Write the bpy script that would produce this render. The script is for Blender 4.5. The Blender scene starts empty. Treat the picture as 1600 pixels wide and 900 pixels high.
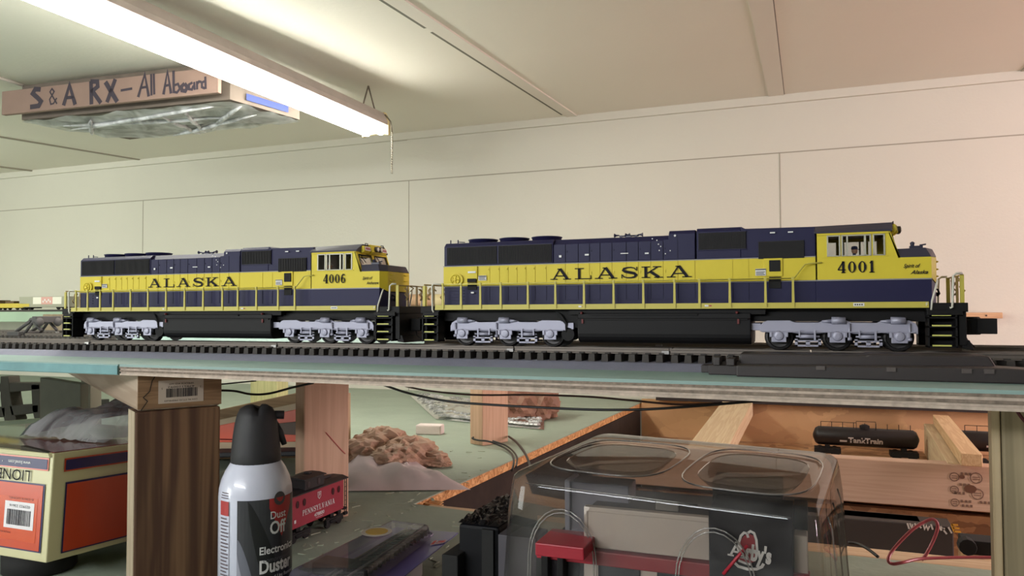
import bpy, bmesh, math, random
from mathutils import Vector, Matrix, noise
random.seed(4)
SC = bpy.context.scene
COL = SC.collection
R = math.radians

# ------------------------------------------------------------------ camera
F = 1180.0
cd = bpy.data.cameras.new('camera'); cam = bpy.data.objects.new('camera', cd); COL.objects.link(cam)
cd.sensor_width = 36; cd.lens = F / 1600 * 36; cd.clip_start = .02; cd.clip_end = 50
cam.rotation_euler = (R(91.8), R(.2), R(21.2)); cam.location = (0, 0, 0)
SC.camera = cam
CM = cam.rotation_euler.to_matrix()

# ------------------------------------------------------------------ world, lamps, exposure
w = bpy.data.worlds.new('world'); SC.world = w; w.use_nodes = True
w.node_tree.nodes['Background'].inputs[0].default_value = (.75, .8, .8, 1)
w.node_tree.nodes['Background'].inputs[1].default_value = .05
SC.view_settings.view_transform = 'Standard'; SC.view_settings.look = 'None'
SC.view_settings.exposure = 0.8; SC.view_settings.gamma = 1
def area(name, loc, aim, sx, sy, power, col):
    l = bpy.data.lights.new(name, 'AREA'); l.shape = 'RECTANGLE'; l.size = sx; l.size_y = sy
    l.energy = power; l.color = col
    o = bpy.data.objects.new(name, l); COL.objects.link(o); o.location = loc
    o.rotation_euler = (Vector(aim) - Vector(loc)).to_track_quat('-Z', 'Y').to_euler()
    return o
TUBE_W = 25.0          # emission of the tubes of the hanging fixture
# the room's other strip lights, outside the frame: each shines down and spills some light on the ceiling
def strip(name, loc, along_x, power, col, aim=None, upf=.35):
    x, y, z = loc; sx, sy = (1.2, .12) if along_x else (.12, 1.2)
    area(name, loc, aim or (x + .001, y, z - 1), 1.2 if along_x else .12, .12 if along_x else 1.2, power, col)
    if upf: area(name + '_spill', (x, y, z + .01), (x, y + .001, z + 1), sx, sy, power * upf, col)
strip('strip_light_behind', (-.9, -.95, .34), True, 9, (.94, .97, 1.0), (-.35, 1.2, .0), .5)
strip('strip_light_left', (-3.2, .9, .36), False, 7, (.97, 1.0, .93), (-2.9, 1.8, -.3), .9)
strip('strip_light_right', (2.0, 1.3, .26), False, 27, (1.0, .77, .80), (.5, 2.1, -.25), .05)
# added soft cool fill behind the camera, no window built; evens walls and ceiling
area('added_soft_fill', (-3.7, -2.5, -.10), (-1.3, 2.2, .35), 2.2, 1.0, 46, (.95, 1.0, .96))

# ------------------------------------------------------------------ helpers
def ray(u, v): return CM @ Vector(((u - 800) / F, (450 - v) / F, -1))
def aty(u, v, y): r = ray(u, v); return r * (y / r.y)
def atz(u, v, z): r = ray(u, v); return r * (z / r.z)
def atx(u, v, x): r = ray(u, v); return r * (x / r.x)

def lin(c):
    return tuple(((x / 255) / 12.92 if x / 255 <= .04045 else ((x / 255 + .055) / 1.055) ** 2.4) for x in c) + (1,)

MATS = {}
def mat(name, rgb, rough=.5, metal=0, var=0.0, scale=40, bump=0.0, bscale=300, spec=.5, coat=0):
    if name in MATS: return MATS[name]
    m = bpy.data.materials.new(name); m.use_nodes = True; nt = m.node_tree; b = nt.nodes['Principled BSDF']
    b.inputs['Base Color'].default_value = lin(rgb); b.inputs['Roughness'].default_value = rough
    b.inputs['Metallic'].default_value = metal; b.inputs['Specular IOR Level'].default_value = spec
    b.inputs['Coat Weight'].default_value = coat
    tc = nt.nodes.new('ShaderNodeTexCoord')
    if var > 0:
        n = nt.nodes.new('ShaderNodeTexNoise'); n.inputs['Scale'].default_value = scale; n.inputs['Detail'].default_value = 5
        nt.links.new(tc.outputs['Object'], n.inputs['Vector'])
        r = nt.nodes.new('ShaderNodeValToRGB'); c = lin(rgb)
        r.color_ramp.elements[0].position = .3; r.color_ramp.elements[1].position = .7
        r.color_ramp.elements[0].color = tuple(x * (1 - var) for x in c[:3]) + (1,)
        r.color_ramp.elements[1].color = tuple(min(1, x * (1 + var)) for x in c[:3]) + (1,)
        nt.links.new(n.outputs['Fac'], r.inputs['Fac']); nt.links.new(r.outputs['Color'], b.inputs['Base Color'])
    if bump > 0:
        n = nt.nodes.new('ShaderNodeTexNoise'); n.inputs['Scale'].default_value = bscale; n.inputs['Detail'].default_value = 4
        nt.links.new(tc.outputs['Object'], n.inputs['Vector'])
        bm = nt.nodes.new('ShaderNodeBump'); bm.inputs['Strength'].default_value = bump; bm.inputs['Distance'].default_value = .002
        nt.links.new(n.outputs['Fac'], bm.inputs['Height']); nt.links.new(bm.outputs['Normal'], b.inputs['Normal'])
    MATS[name] = m
    return m

def wood(name, c1, c2, axis='x', scale=1.0, rough=.65, knots=False, streak=.55):
    """lumber with grain running along the object's axis"""
    if name in MATS: return MATS[name]
    m = bpy.data.materials.new(name); m.use_nodes = True; nt = m.node_tree; b = nt.nodes['Principled BSDF']
    b.inputs['Roughness'].default_value = rough; b.inputs['Specular IOR Level'].default_value = .3
    tc = nt.nodes.new('ShaderNodeTexCoord'); mp = nt.nodes.new('ShaderNodeMapping')
    s = {'x': (2, 42, 42), 'y': (42, 2, 42), 'z': (42, 42, 2)}[axis]
    mp.inputs['Scale'].default_value = tuple(k * scale for k in s)
    nt.links.new(tc.outputs['Object'], mp.inputs['Vector'])
    n = nt.nodes.new('ShaderNodeTexNoise'); n.inputs['Scale'].default_value = 1.6; n.inputs['Detail'].default_value = 3
    n.inputs['Distortion'].default_value = 1.2
    nt.links.new(mp.outputs['Vector'], n.inputs['Vector'])
    wv = nt.nodes.new('ShaderNodeMath'); wv.operation = 'MULTIPLY'; wv.inputs[1].default_value = 30
    sn = nt.nodes.new('ShaderNodeMath'); sn.operation = 'SINE'
    nt.links.new(n.outputs['Fac'], wv.inputs[0]); nt.links.new(wv.outputs[0], sn.inputs[0])
    mr = nt.nodes.new('ShaderNodeMapRange'); mr.inputs[1].default_value = -1; mr.inputs[2].default_value = 1
    mr.inputs[3].default_value = 0; mr.inputs[4].default_value = streak
    nt.links.new(sn.outputs[0], mr.inputs[0])
    n2 = nt.nodes.new('ShaderNodeTexNoise'); n2.inputs['Scale'].default_value = 6; n2.inputs['Detail'].default_value = 6
    nt.links.new(mp.outputs['Vector'], n2.inputs['Vector'])
    ad = nt.nodes.new('ShaderNodeMath'); ad.operation = 'MULTIPLY_ADD'; ad.inputs[1].default_value = .5
    nt.links.new(n2.outputs['Fac'], ad.inputs[0]); nt.links.new(mr.outputs[0], ad.inputs[2])
    mx = nt.nodes.new('ShaderNodeMix'); mx.data_type = 'RGBA'
    mx.inputs['A'].default_value = lin(c1); mx.inputs['B'].default_value = lin(c2)
    nt.links.new(ad.outputs[0], mx.inputs['Factor']); nt.links.new(mx.outputs['Result'], b.inputs['Base Color'])
    bp = nt.nodes.new('ShaderNodeBump'); bp.inputs['Strength'].default_value = .15; bp.inputs['Distance'].default_value = .001
    nt.links.new(n2.outputs['Fac'], bp.inputs['Height']); nt.links.new(bp.outputs['Normal'], b.inputs['Normal'])
    MATS[name] = m
    return m

def osb(name, c1, c2, c3, scale=40):
    m = bpy.data.materials.new(name); m.use_nodes = True; nt = m.node_tree; b = nt.nodes['Principled BSDF']
    b.inputs['Roughness'].default_value = .7
    tc = nt.nodes.new('ShaderNodeTexCoord'); v = nt.nodes.new('ShaderNodeTexVoronoi'); v.inputs['Scale'].default_value = scale
    mp = nt.nodes.new('ShaderNodeMapping'); mp.inputs['Scale'].default_value = (.35, 1, 1)
    n0 = nt.nodes.new('ShaderNodeTexNoise'); n0.inputs['Scale'].default_value = 9; n0.inputs['Detail'].default_value = 4
    nt.links.new(tc.outputs['Object'], n0.inputs['Vector'])
    mxv = nt.nodes.new('ShaderNodeMix'); mxv.data_type = 'RGBA'; mxv.inputs['Factor'].default_value = .12
    nt.links.new(tc.outputs['Object'], mxv.inputs['A']); nt.links.new(n0.outputs['Color'], mxv.inputs['B'])
    nt.links.new(mxv.outputs['Result'], mp.inputs['Vector']); nt.links.new(mp.outputs['Vector'], v.inputs['Vector'])
    sep = nt.nodes.new('ShaderNodeSeparateColor'); nt.links.new(v.outputs['Color'], sep.inputs[0])
    r = nt.nodes.new('ShaderNodeValToRGB')
    r.color_ramp.elements[0].color = lin(c1); r.color_ramp.elements[1].color = lin(c2)
    e = r.color_ramp.elements.new(.5); e.color = lin(c3)
    nt.links.new(sep.outputs[0], r.inputs['Fac']); nt.links.new(r.outputs['Color'], b.inputs['Base Color'])
    MATS[name] = m
    return m

def clear(name, tint=(255, 255, 255), gloss=.5, haze=.0, rough=.04):
    """thin clear film or moulded sheet: see-through with sharp reflections and, if hazy, a little milkiness"""
    m = bpy.data.materials.new(name); m.use_nodes = True; nt = m.node_tree
    nt.nodes.remove(nt.nodes['Principled BSDF']); out = nt.nodes['Material Output']
    t = nt.nodes.new('ShaderNodeBsdfTransparent'); t.inputs[0].default_value = lin(tint)
    g = nt.nodes.new('ShaderNodeBsdfGlossy'); g.inputs['Roughness'].default_value = rough
    fr = nt.nodes.new('ShaderNodeFresnel'); fr.inputs['IOR'].default_value = 1.45
    mu = nt.nodes.new('ShaderNodeMath'); mu.operation = 'MULTIPLY'; mu.inputs[1].default_value = gloss * 2
    mu.use_clamp = True
    nt.links.new(fr.outputs[0], mu.inputs[0])
    base = t
    if haze > 0:
        d = nt.nodes.new('ShaderNodeBsdfDiffuse'); d.inputs[0].default_value = (.75, .75, .76, 1)
        n = nt.nodes.new('ShaderNodeTexNoise'); n.inputs['Scale'].default_value = 14; n.inputs['Detail'].default_value = 4
        n.inputs['Distortion'].default_value = 1.5
        tc = nt.nodes.new('ShaderNodeTexCoord'); nt.links.new(tc.outputs['Object'], n.inputs['Vector'])
        mr = nt.nodes.new('ShaderNodeMapRange'); mr.inputs[1].default_value = .35; mr.inputs[2].default_value = .7
        mr.inputs[3].default_value = haze * .4; mr.inputs[4].default_value = haze * 1.5
        nt.links.new(n.outputs['Fac'], mr.inputs[0])
        m0 = nt.nodes.new('ShaderNodeMixShader'); nt.links.new(mr.outputs[0], m0.inputs[0])
        nt.links.new(t.outputs[0], m0.inputs[1]); nt.links.new(d.outputs[0], m0.inputs[2]); base = m0
    mx = nt.nodes.new('ShaderNodeMixShader'); nt.links.new(mu.outputs[0], mx.inputs[0])
    nt.links.new(base.outputs[0], mx.inputs[1]); nt.links.new(g.outputs[0], mx.inputs[2])
    nt.links.new(mx.outputs[0], out.inputs['Surface'])
    MATS[name] = m
    return m

class MB:
    def __init__(s): s.v = []; s.f = []; s.m = []; s.ms = []; s.cur = 0; s.sm = []; s.smooth = False; s.X = None
    def use(s, m):
        if m not in s.ms: s.ms.append(m)
        s.cur = s.ms.index(m); return s
    def add(s, vs, fs):
        b = len(s.v); s.v += [Vector(p) if s.X is None else s.X @ Vector(p) for p in vs]
        for f in fs: s.f.append([b + i for i in f]); s.m.append(s.cur); s.sm.append(s.smooth)
        return s
    def box(s, x0, x1, y0, y1, z0, z1):
        return s.hexa([(x0, y0, z0), (x1, y0, z0), (x1, y1, z0), (x0, y1, z0), (x0, y0, z1), (x1, y0, z1), (x1, y1, z1), (x0, y1, z1)])
    def hexa(s, p):
        return s.add(p, [(3, 2, 1, 0), (4, 5, 6, 7), (0, 1, 5, 4), (1, 2, 6, 5), (2, 3, 7, 6), (3, 0, 4, 7)])
    def prism(s, poly, axis, a, b):
        n = len(poly)
        def P(q, t):
            return {'x': (t, q[0], q[1]), 'y': (q[0], t, q[1]), 'z': (q[0], q[1], t)}[axis]
        vs = [P(q, a) for q in poly] + [P(q, b) for q in poly]
        fs = [tuple(range(n))[::-1], tuple(range(n, 2 * n))] + [(i, (i + 1) % n, n + (i + 1) % n, n + i) for i in range(n)]
        return s.add(vs, fs)
    def tube(s, path, r, n=6, caps=True):
        path = [Vector(p) for p in path]; rs = r if isinstance(r, (list, tuple)) else [r] * len(path)
        vs = []; up = None
        for i, p in enumerate(path):
            d = (path[min(i + 1, len(path) - 1)] - path[max(i - 1, 0)]).normalized()
            if up is None:
                up = Vector((0, 0, 1)) if abs(d.z) < .9 else Vector((1, 0, 0))
            a = d.cross(up).normalized(); bb = a.cross(d).normalized(); up = bb
            for k in range(n):
                t = 2 * math.pi * k / n; vs.append(p + (a * math.cos(t) + bb * math.sin(t)) * rs[i])
        fs = []
        for i in range(len(path) - 1):
            for k in range(n):
                fs.append((i * n + k, i * n + (k + 1) % n, (i + 1) * n + (k + 1) % n, (i + 1) * n + k))
        if caps: fs += [tuple(range(n))[::-1], tuple(range((len(path) - 1) * n, len(path) * n))]
        sm = s.smooth; s.smooth = True; s.add(vs, fs); s.smooth = sm; return s
    def lathe(s, prof, o, axis='z', n=24):
        """prof: list of (radius, height) along the axis"""
        o = Vector(o); vs = []
        for r, h in prof:
            for k in range(n):
                t = 2 * math.pi * k / n; c, q = r * math.cos(t), r * math.sin(t)
                vs.append(o + Vector({'z': (c, q, h), 'x': (h, c, q), 'y': (q, h, c)}[axis]))
        m = len(prof)
        fs = [(i * n + k, i * n + (k + 1) % n, (i + 1) * n + (k + 1) % n, (i + 1) * n + k) for i in range(m - 1) for k in range(n)]
        fs += [tuple(range(n))[::-1], tuple(range((m - 1) * n, m * n))]
        return s.add(vs, fs)
    def ribbon(s, pts, wd, fr, lift=0.0, closed=False):
        """a stroke of width wd drawn in the plane fr"""
        pts = [Vector(p) for p in pts]; n = len(pts); L = []; Rr = []
        for i in range(n):
            if closed: a, b = pts[(i - 1) % n], pts[(i + 1) % n]; d1 = (pts[i] - a).normalized(); d2 = (b - pts[i]).normalized()
            else:
                d1 = (pts[i] - pts[i - 1]).normalized() if i else (pts[1] - pts[0]).normalized()
                d2 = (pts[i + 1] - pts[i]).normalized() if i < n - 1 else d1
            t = (d1 + d2); t = t.normalized() if t.length > 1e-6 else d1
            nn = Vector((-t.y, t.x)); c = max(.5, abs(nn.dot(Vector((-d1.y, d1.x)))))
            ww = wd[i] if isinstance(wd, (list, tuple)) else wd
            L.append(pts[i] + nn * ww / 2 / c); Rr.append(pts[i] - nn * ww / 2 / c)
        vs = [fr(p.x, p.y, lift) for p in L] + [fr(p.x, p.y, lift) for p in Rr]
        m = n if closed else n - 1
        return s.add(vs, [(n + i, n + (i + 1) % n, (i + 1) % n, i) for i in range(m)])
    def poly(s, pts, fr, lift=0.0):
        return s.add([fr(p[0], p[1], lift) for p in pts], [tuple(range(len(pts)))])
    def rect(s, x0, y0, x1, y1, fr, lift=0.0): return s.poly([(x0, y0), (x1, y0), (x1, y1), (x0, y1)], fr, lift)
    def build(s, name, m=None, parent=None, bevel=0, seg=2, smooth=False, recalc=True):
        me = bpy.data.meshes.new(name); me.from_pydata([tuple(p) for p in s.v], [], s.f)
        ms = s.ms if s.ms else [m]
        for q in ms: me.materials.append(q)
        for i, p in enumerate(me.polygons):
            p.material_index = s.m[i] if s.ms else 0; p.use_smooth = smooth or s.sm[i]
        if recalc:
            b = bmesh.new(); b.from_mesh(me); bmesh.ops.recalc_face_normals(b, faces=b.faces); b.to_mesh(me); b.free()
        o = bpy.data.objects.new(name, me); COL.objects.link(o)
        if parent is not None: o.parent = parent
        if bevel:
            md = o.modifiers.new('bevel', 'BEVEL'); md.width = bevel; md.segments = seg; md.limit_method = 'ANGLE'; md.angle_limit = R(40)
            md.harden_normals = False
        return o

class Fr:
    """a plane in space: origin, right and up directions"""
    def __init__(s, o, r, u): s.o = Vector(o); s.r = Vector(r).normalized(); s.u = Vector(u).normalized(); s.n = s.r.cross(s.u).normalized()
    def __call__(s, a, b, l=0.0): return s.o + s.r * a + s.u * b + s.n * l

def thing(name, label, cat, loc=(0, 0, 0), rot=(0, 0, 0), group=None):
    o = bpy.data.objects.new(name, None); COL.objects.link(o); o.location = loc; o.rotation_euler = rot
    o.empty_display_size = .02
    o['label'] = label; o['category'] = cat
    if group: o['group'] = group
    return o
def tag(o, label, cat, group=None, loc=None, rot=None):
    o['label'] = label; o['category'] = cat
    if group: o['group'] = group
    if loc is not None: o.location = loc
    if rot is not None: o.rotation_euler = rot
    return o
def lab(o, label): o['label'] = label; return o
def struct(o): o['kind'] = 'structure'; return o
def inst(src, name, parent, loc=(0, 0, 0), rot=(0, 0, 0)):
    o = src.copy(); COL.objects.link(o); o.parent = parent; o.location = loc; o.rotation_euler = rot
    return o

def arc(cx, cy, rx, ry, a0, a1, n=10):
    return [(cx + rx * math.cos(R(a0 + (a1 - a0) * i / n)), cy + ry * math.sin(R(a0 + (a1 - a0) * i / n))) for i in range(n + 1)]

# slab-serif letters in a box one unit high: (width, [(points, thickness), ...])
SL = {
 'A': (1.2, [([(.2, .04), (.56, .97)], .09), ([(.58, .99), (.98, .04)], .21), ([(.34, .33), (.82, .33)], .08), ([(0, .035), (.42, .035)], .07), ([(.74, .035), (1.2, .035)], .07), ([(.42, .96), (.62, .96)], .08)]),
 'L': (.95, [([(.26, 0), (.26, 1)], .2), ([(.02, .965), (.52, .965)], .07), ([(.02, .035), (.93, .035)], .07), ([(.9, 0), (.9, .34)], .08)]),
 'S': (1.0, [([(.86, .7), (.78, .88), (.6, .955), (.38, .95), (.2, .86), (.16, .72), (.26, .6), (.5, .52), (.76, .43), (.86, .28), (.78, .11), (.58, .04), (.36, .05), (.18, .14), (.12, .32)], [.07, .08, .09, .1, .14, .19, .2, .21, .2, .19, .14, .1, .09, .08, .07]), ([(.9, .64), (.9, 1)], .07), ([(.08, 0), (.08, .36)], .07)]),
 'K': (1.15, [([(.22, 0), (.22, 1)], .2), ([(.3, .4), (.84, .95)], .09), ([(.46, .56), (.92, .04)], .21), ([(0, .965), (.44, .965)], .07), ([(.6, .965), (1.04, .965)], .07), ([(0, .035), (.44, .035)], .07), ([(.66, .035), (1.13, .035)], .07)]),
 'P': (.9, [([(.22, 0), (.22, 1)], .2), ([(.25, .96), (.55, .96), (.75, .88), (.78, .72), (.72, .56), (.52, .48), (.25, .48)], [.08, .08, .14, .18, .14, .08, .08]), ([(0, .035), (.46, .035)], .07), ([(0, .965), (.3, .965)], .07)]),
 'E': (.9, [([(.22, 0), (.22, 1)], .2), ([(0, .965), (.84, .965)], .07), ([(0, .035), (.88, .035)], .07), ([(.25, .5), (.6, .5)], .07), ([(.84, 0), (.84, .3)], .07), ([(.8, .7), (.8, 1)], .07), ([(.6, .38), (.6, .62)], .06)]),
 'N': (1.05, [([(.18, 0), (.18, 1)], .09), ([(.16, .95), (.85, .05)], .2), ([(.86, 0), (.86, 1)], .09), ([(0, .965), (.3, .965)], .07), ([(0, .035), (.36, .035)], .07), ([(.68, .965), (1.03, .965)], .07)]),
 'Y': (1.05, [([(.15, .96), (.52, .45)], .2), ([(.9, .96), (.54, .45)], .09), ([(.52, .5), (.52, 0)], .2), ([(0, .965), (.4, .965)], .07), ([(.7, .965), (1.05, .965)], .07), ([(.3, .035), (.76, .035)], .07)]),
 'V': (1.1, [([(.18, .96), (.56, .02)], .2), ([(.92, .96), (.58, .02)], .09), ([(0, .965), (.42, .965)], .07), ([(.72, .965), (1.1, .965)], .07)]),
 'I': (.5, [([(.25, 0), (.25, 1)], .2), ([(.02, .965), (.48, .965)], .07), ([(.02, .035), (.48, .035)], .07)]),
 '0': (.82, [(arc(.41, .5, .3, .45, 0, 360, 20), [.2, .18, .14, .1, .08, .08, .08, .1, .14, .18, .2, .18, .14, .1, .08, .08, .08, .1, .14, .18, .2])]),
 '1': (.6, [([(.32, 0), (.32, 1)], .2), ([(.05, .035), (.6, .035)], .08), ([(.1, .8), (.32, .93)], .09)]),
 '4': (.85, [([(.6, 0), (.6, 1)], .2), ([(.6, .96), (.06, .3)], .1), ([(.02, .27), (.85, .27)], .09), ([(.38, .035), (.82, .035)], .08)]),
 '6': (.82, [(arc(.41, .31, .28, .27, 0, 360, 16), [.18, .15, .11, .09, .08, .09, .11, .15, .18, .15, .11, .09, .08, .09, .11, .15, .18]), ([(.16, .3), (.16, .6), (.24, .83), (.42, .96), (.62, .93), (.68, .82)], [.18, .18, .14, .1, .1, .16])]),
 '7': (.75, [([(.04, .94), (.7, .94)], .13), ([(.68, .92), (.4, .5), (.3, 0)], [.1, .14, .2]), ([(.06, .75), (.06, 1)], .07)]),
 '8': (.8, [(arc(.4, .75, .24, .21, 0, 360, 12), .12), (arc(.4, .27, .29, .24, 0, 360, 12), .13)]),
}
def slab(mb, ch, x, y, h, wd, fr, lift, bold=1.0):
    W, st = SL[ch]; kx = wd / W
    for pts, t in st:
        T = [q * h * bold for q in t] if isinstance(t, list) else t * h * bold
        mb.ribbon([(x + p[0] * kx, y + p[1] * h) for p in pts], T, fr, lift)
def slabtext(mb, s, x, y, h, total, fr, lift, gap=.12, bold=1.0):
    ws = [SL[c][0] + gap for c in s]; k = total / (sum(ws) - gap); cx = x
    for c, q in zip(s, ws): slab(mb, c, cx, y, h, SL[c][0] * k, fr, lift, bold); cx += q * k

def text(mb, s, x, y, h, fr, lift=0.0003, width=None, bold=0, shear=0, warp=None):
    """plain lettering, laid flat on the plane fr (or wrapped by warp)"""
    c = bpy.data.curves.new('t', 'FONT'); c.body = s; c.size = 1; c.offset = bold; c.shear = shear; c.resolution_u = 3
    o = bpy.data.objects.new('t', c); COL.objects.link(o)
    dg = bpy.context.evaluated_depsgraph_get(); me = bpy.data.meshes.new_from_object(o.evaluated_get(dg))
    xs = [v.co.x for v in me.vertices]; x0, x1 = min(xs), max(xs)
    ky = h / .70; kx = (width / (x1 - x0)) if width else ky
    f = warp or fr
    vs = [f(x + (v.co.x - x0) * kx, y + v.co.y * ky, lift) for v in me.vertices]
    mb.add(vs, [tuple(p.vertices) for p in me.polygons])
    bpy.data.objects.remove(o); bpy.data.meshes.remove(me); bpy.data.curves.remove(c)

# ------------------------------------------------------------------ materials
NAVY = mat('navy_paint', (32, 31, 66), .5, spec=.25)
YEL = mat('yellow_paint', (214, 195, 58), .5, spec=.3)
YELT = mat('pale_yellow_trim', (192, 180, 78), .45)
BLK = mat('black_plastic', (22, 21, 22), .55, spec=.2)
BLKM = mat('matt_black', (17, 16, 17), .8)
GRL = mat('grille_black', (34, 32, 34), .7)
SILV = mat('silver_truck_paint', (160, 160, 178), .42, .2)
STEEL = mat('steel', (150, 148, 146), .35, .8)
WHEEL = mat('blackened_steel', (52, 50, 50), .45, .5)
INK = mat('dark_lettering', (30, 28, 36), .7, spec=.2)
WHT = mat('white_print', (222, 222, 222), .5)
GREY = mat('silver_stripe', (140, 138, 140), .5)
GLASS = clear('cab_glass', (225, 230, 230), .35)
GOLD = mat('brown_rail', (150, 125, 70), .45)
RED = mat('red_print', (170, 50, 50), .5)
# ------------------------------------------------------------------ room
WALL = mat('painted_wall', (206, 203, 190), .75, var=.03, scale=1.3, bump=.25, bscale=130)
CEIL = mat('painted_ceiling', (224, 219, 206), .8, var=.03, scale=1.1, bump=.25, bscale=90)
def cz(y): return .525 + .052 * y
YW = 2.40
b = MB(); b.box(-5, 3.2, YW, YW + .1, -1.36, cz(YW) + .3); struct(b.build('wall_back', WALL))
b = MB(); b.box(-5.1, -5, -2.6, YW + .1, -1.36, .9); struct(b.build('wall_left', WALL))
b = MB(); b.box(3.2, 3.3, -2.6, YW + .1, -1.36, .9); struct(b.build('wall_right', WALL))
b = MB(); b.box(-5.1, 3.3, -2.7, -2.6, -1.36, .9); struct(b.build('wall_front', WALL))
b = MB(); b.box(-5.1, 3.3, -2.7, YW + .1, -1.40, -1.36); struct(b.build('floor', mat('concrete', (120, 116, 108), .8, var=.15, scale=3)))
b = MB()
b.hexa([(-5.1, -2.7, cz(-2.7)), (3.3, -2.7, cz(-2.7)), (3.3, YW + .1, cz(YW + .1)), (-5.1, YW + .1, cz(YW + .1)),
        (-5.1, -2.7, 1.1), (3.3, -2.7, 1.1), (3.3, YW + .1, 1.1), (-5.1, YW + .1, 1.1)])
struct(b.build('ceiling', CEIL))
# seams: shallow dark joints and raised battens
SEAM = mat('seam_grey', (158, 153, 138), .9)
def wall_strip(n, u0, v0, u1, v1, h, t, m):
    p, q = aty(u0, v0, YW), aty(u1, v1, YW); b = MB()
    b.hexa([(p.x, YW - t, p.z - h), (q.x, YW - t, q.z - h), (q.x, YW, q.z - h), (p.x, YW, p.z - h), (p.x, YW - t, p.z), (q.x, YW - t, q.z), (q.x, YW, q.z), (p.x, YW, p.z)])
    return struct(b.build(n, m))
zt = cz(YW)
b = MB(); b.box(-5, 3.2, YW - .012, YW, zt - .026, zt + .01); struct(b.build('trim_1', WALL))
zs = aty(1217, 239, YW).z
b = MB(); b.box(-5, 3.2, YW - .0015, YW, zs - .0015, zs + .0015); struct(b.build('trim_2', SEAM))
for i, u in enumerate((224, 639, 1219)):
    x = aty(u, 300, YW).x; b = MB(); b.box(x - .0013, x + .0013, YW - .001, YW, -.4, zs); struct(b.build('trim_%d' % (3 + i), SEAM))
BAT = mat('painted_batten', (218, 212, 200), .75)
k = 6
for u, hw, th, m in ((55, .006, .006, SEAM), (222, .006, .004, SEAM), (895, .018, .004, BAT), (1213, .022, .003, BAT), (1597, .004, .004, SEAM)):
    x = aty(u, 150, YW).x; b = MB()
    y0, y1 = -2.6, YW
    b.hexa([(x - hw, y0, cz(y0) - th), (x + hw, y0, cz(y0) - th), (x + hw, y1, cz(y1) - th), (x - hw, y1, cz(y1) - th),
            (x - hw, y0, cz(y0) + .02), (x + hw, y0, cz(y0) + .02), (x + hw, y1, cz(y1) + .02), (x - hw, y1, cz(y1) + .02)])
    struct(b.build('trim_%d' % k, m)); k += 1
    if hw > .01:
        b = MB(); e = .005
        for s in ((-1,) if u == 895 else (1,)):
            xx = x + s * (hw + (.004 if u == 895 else 0)); e = .007 if u == 895 else .002; yb = 1.62 if u == 895 else y1
            for (a0, a1) in (((y0, 1.40), (1.43, 2.36)) if u == 895 else ((y0, y1),)):
                b.hexa([(xx - e, a0, cz(a0) - .001), (xx + e, a0, cz(a0) - .001), (xx + e, a1, cz(a1) - .001), (xx - e, a1, cz(a1) - .001),
                        (xx - e, a0, cz(a0) + .01), (xx + e, a0, cz(a0) + .01), (xx + e, a1, cz(a1) + .01), (xx - e, a1, cz(a1) + .01)])
        struct(b.build('trim_%d' % k, mat('gap_grey', (112, 108, 96), .9))); k += 1
def ceilpt(u, v): r = ray(u, v); return r * (.525 / (r.z - .052 * r.y))
b = MB(); b.tube([ceilpt(-60, 100) - Vector((0, 0, .004)), ceilpt(50, 136) - Vector((0, 0, .004))], .0045, 6)
tag(b.build('ceiling_cable', mat('white_cable', (214, 208, 198), .6)), 'white cable run along the ceiling above the lettered board', 'cable')
# little conduit rectangle by the fixture's end
b = MB(); p = aty(612, 206, YW); q = aty(636, 219, YW); fr = Fr((0, YW, 0), (1, 0, 0), (0, 0, 1))
b.ribbon([(p.x, p.z), (q.x, p.z), (q.x, q.z), (p.x, q.z)], .003, fr, .001)
struct(b.build('trim_20', SEAM))
# dark strip and ledgers on the wall
zl = aty(1400, 492, YW - .02)
PINE = wood('pine', (214, 178, 140), (178, 134, 98), 'x')
xr = aty(1567, 492, YW - .04).x
b = MB(); b.box(-1.75, xr, YW - .038, YW, aty(1500, 497.5, YW - .04).z, aty(1500, 488.5, YW - .04).z)
b.use(PINE)
o = tag(b.build('ledger_board', PINE, bevel=.001), 'thin raw pine ledger board fixed along the back wall behind the engines', 'board')
for u in (1333, 1541):
    p = aty(u, 493, YW - .039); c = MB(); c.lathe([(.0025, 0), (.0025, .001)], (p.x, YW - .0395, p.z), 'y', 8); c.build('screw', mat('screw_dark', (70, 50, 40), .5), o)

# ------------------------------------------------------------------ hanging fixture
fx = -1.10; fy0, fy1 = .60, 1.80; FZ = .512
HOUS = mat('fixture_housing', (168, 160, 152), .45, .1, var=.08, scale=25)
t = thing('fluorescent_fixture', 'long twin tube strip light hung on chains under the ceiling, running towards the wall', 'light', (fx, fy0, FZ))
L = fy1 - fy0
b = MB(); b.prism([(-.040, 0), (-.040, .012), (-.028, .036), (.028, .036), (.040, .012), (.040, 0)], 'y', 0, L); b.build('housing', HOUS, t, bevel=.002)
for y in (0, L):
  b = MB(); b.prism([(-.042, -.026), (-.042, .013), (-.030, .038), (.030, .038), (.042, .013), (.042, -.026), (.015, -.021), (-.015, -.021)], 'y', y - .006, y + .006)
  b.build('end_cap', mat('end_cap_cream', (205, 190, 140), .5), t, bevel=.001)
TUBE = bpy.data.materials.new('lit_tube'); TUBE.use_nodes = True; nt = TUBE.node_tree
nt.nodes.remove(nt.nodes['Principled BSDF']); e = nt.nodes.new('ShaderNodeEmission')
e.inputs[0].default_value = (1.0, .985, .89, 1); e.inputs[1].default_value = TUBE_W; nt.links.new(e.outputs[0], nt.nodes['Material Output'].inputs[0])
for x in (-.022, .022):
    b = MB(); b.tube([(x, .01, -.014), (x, L - .01, -.014)], .0125, 14); b.build('tube', TUBE, t)
ch = MB(); chn = mat('chain', (120, 112, 98), .5, .3)
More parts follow.
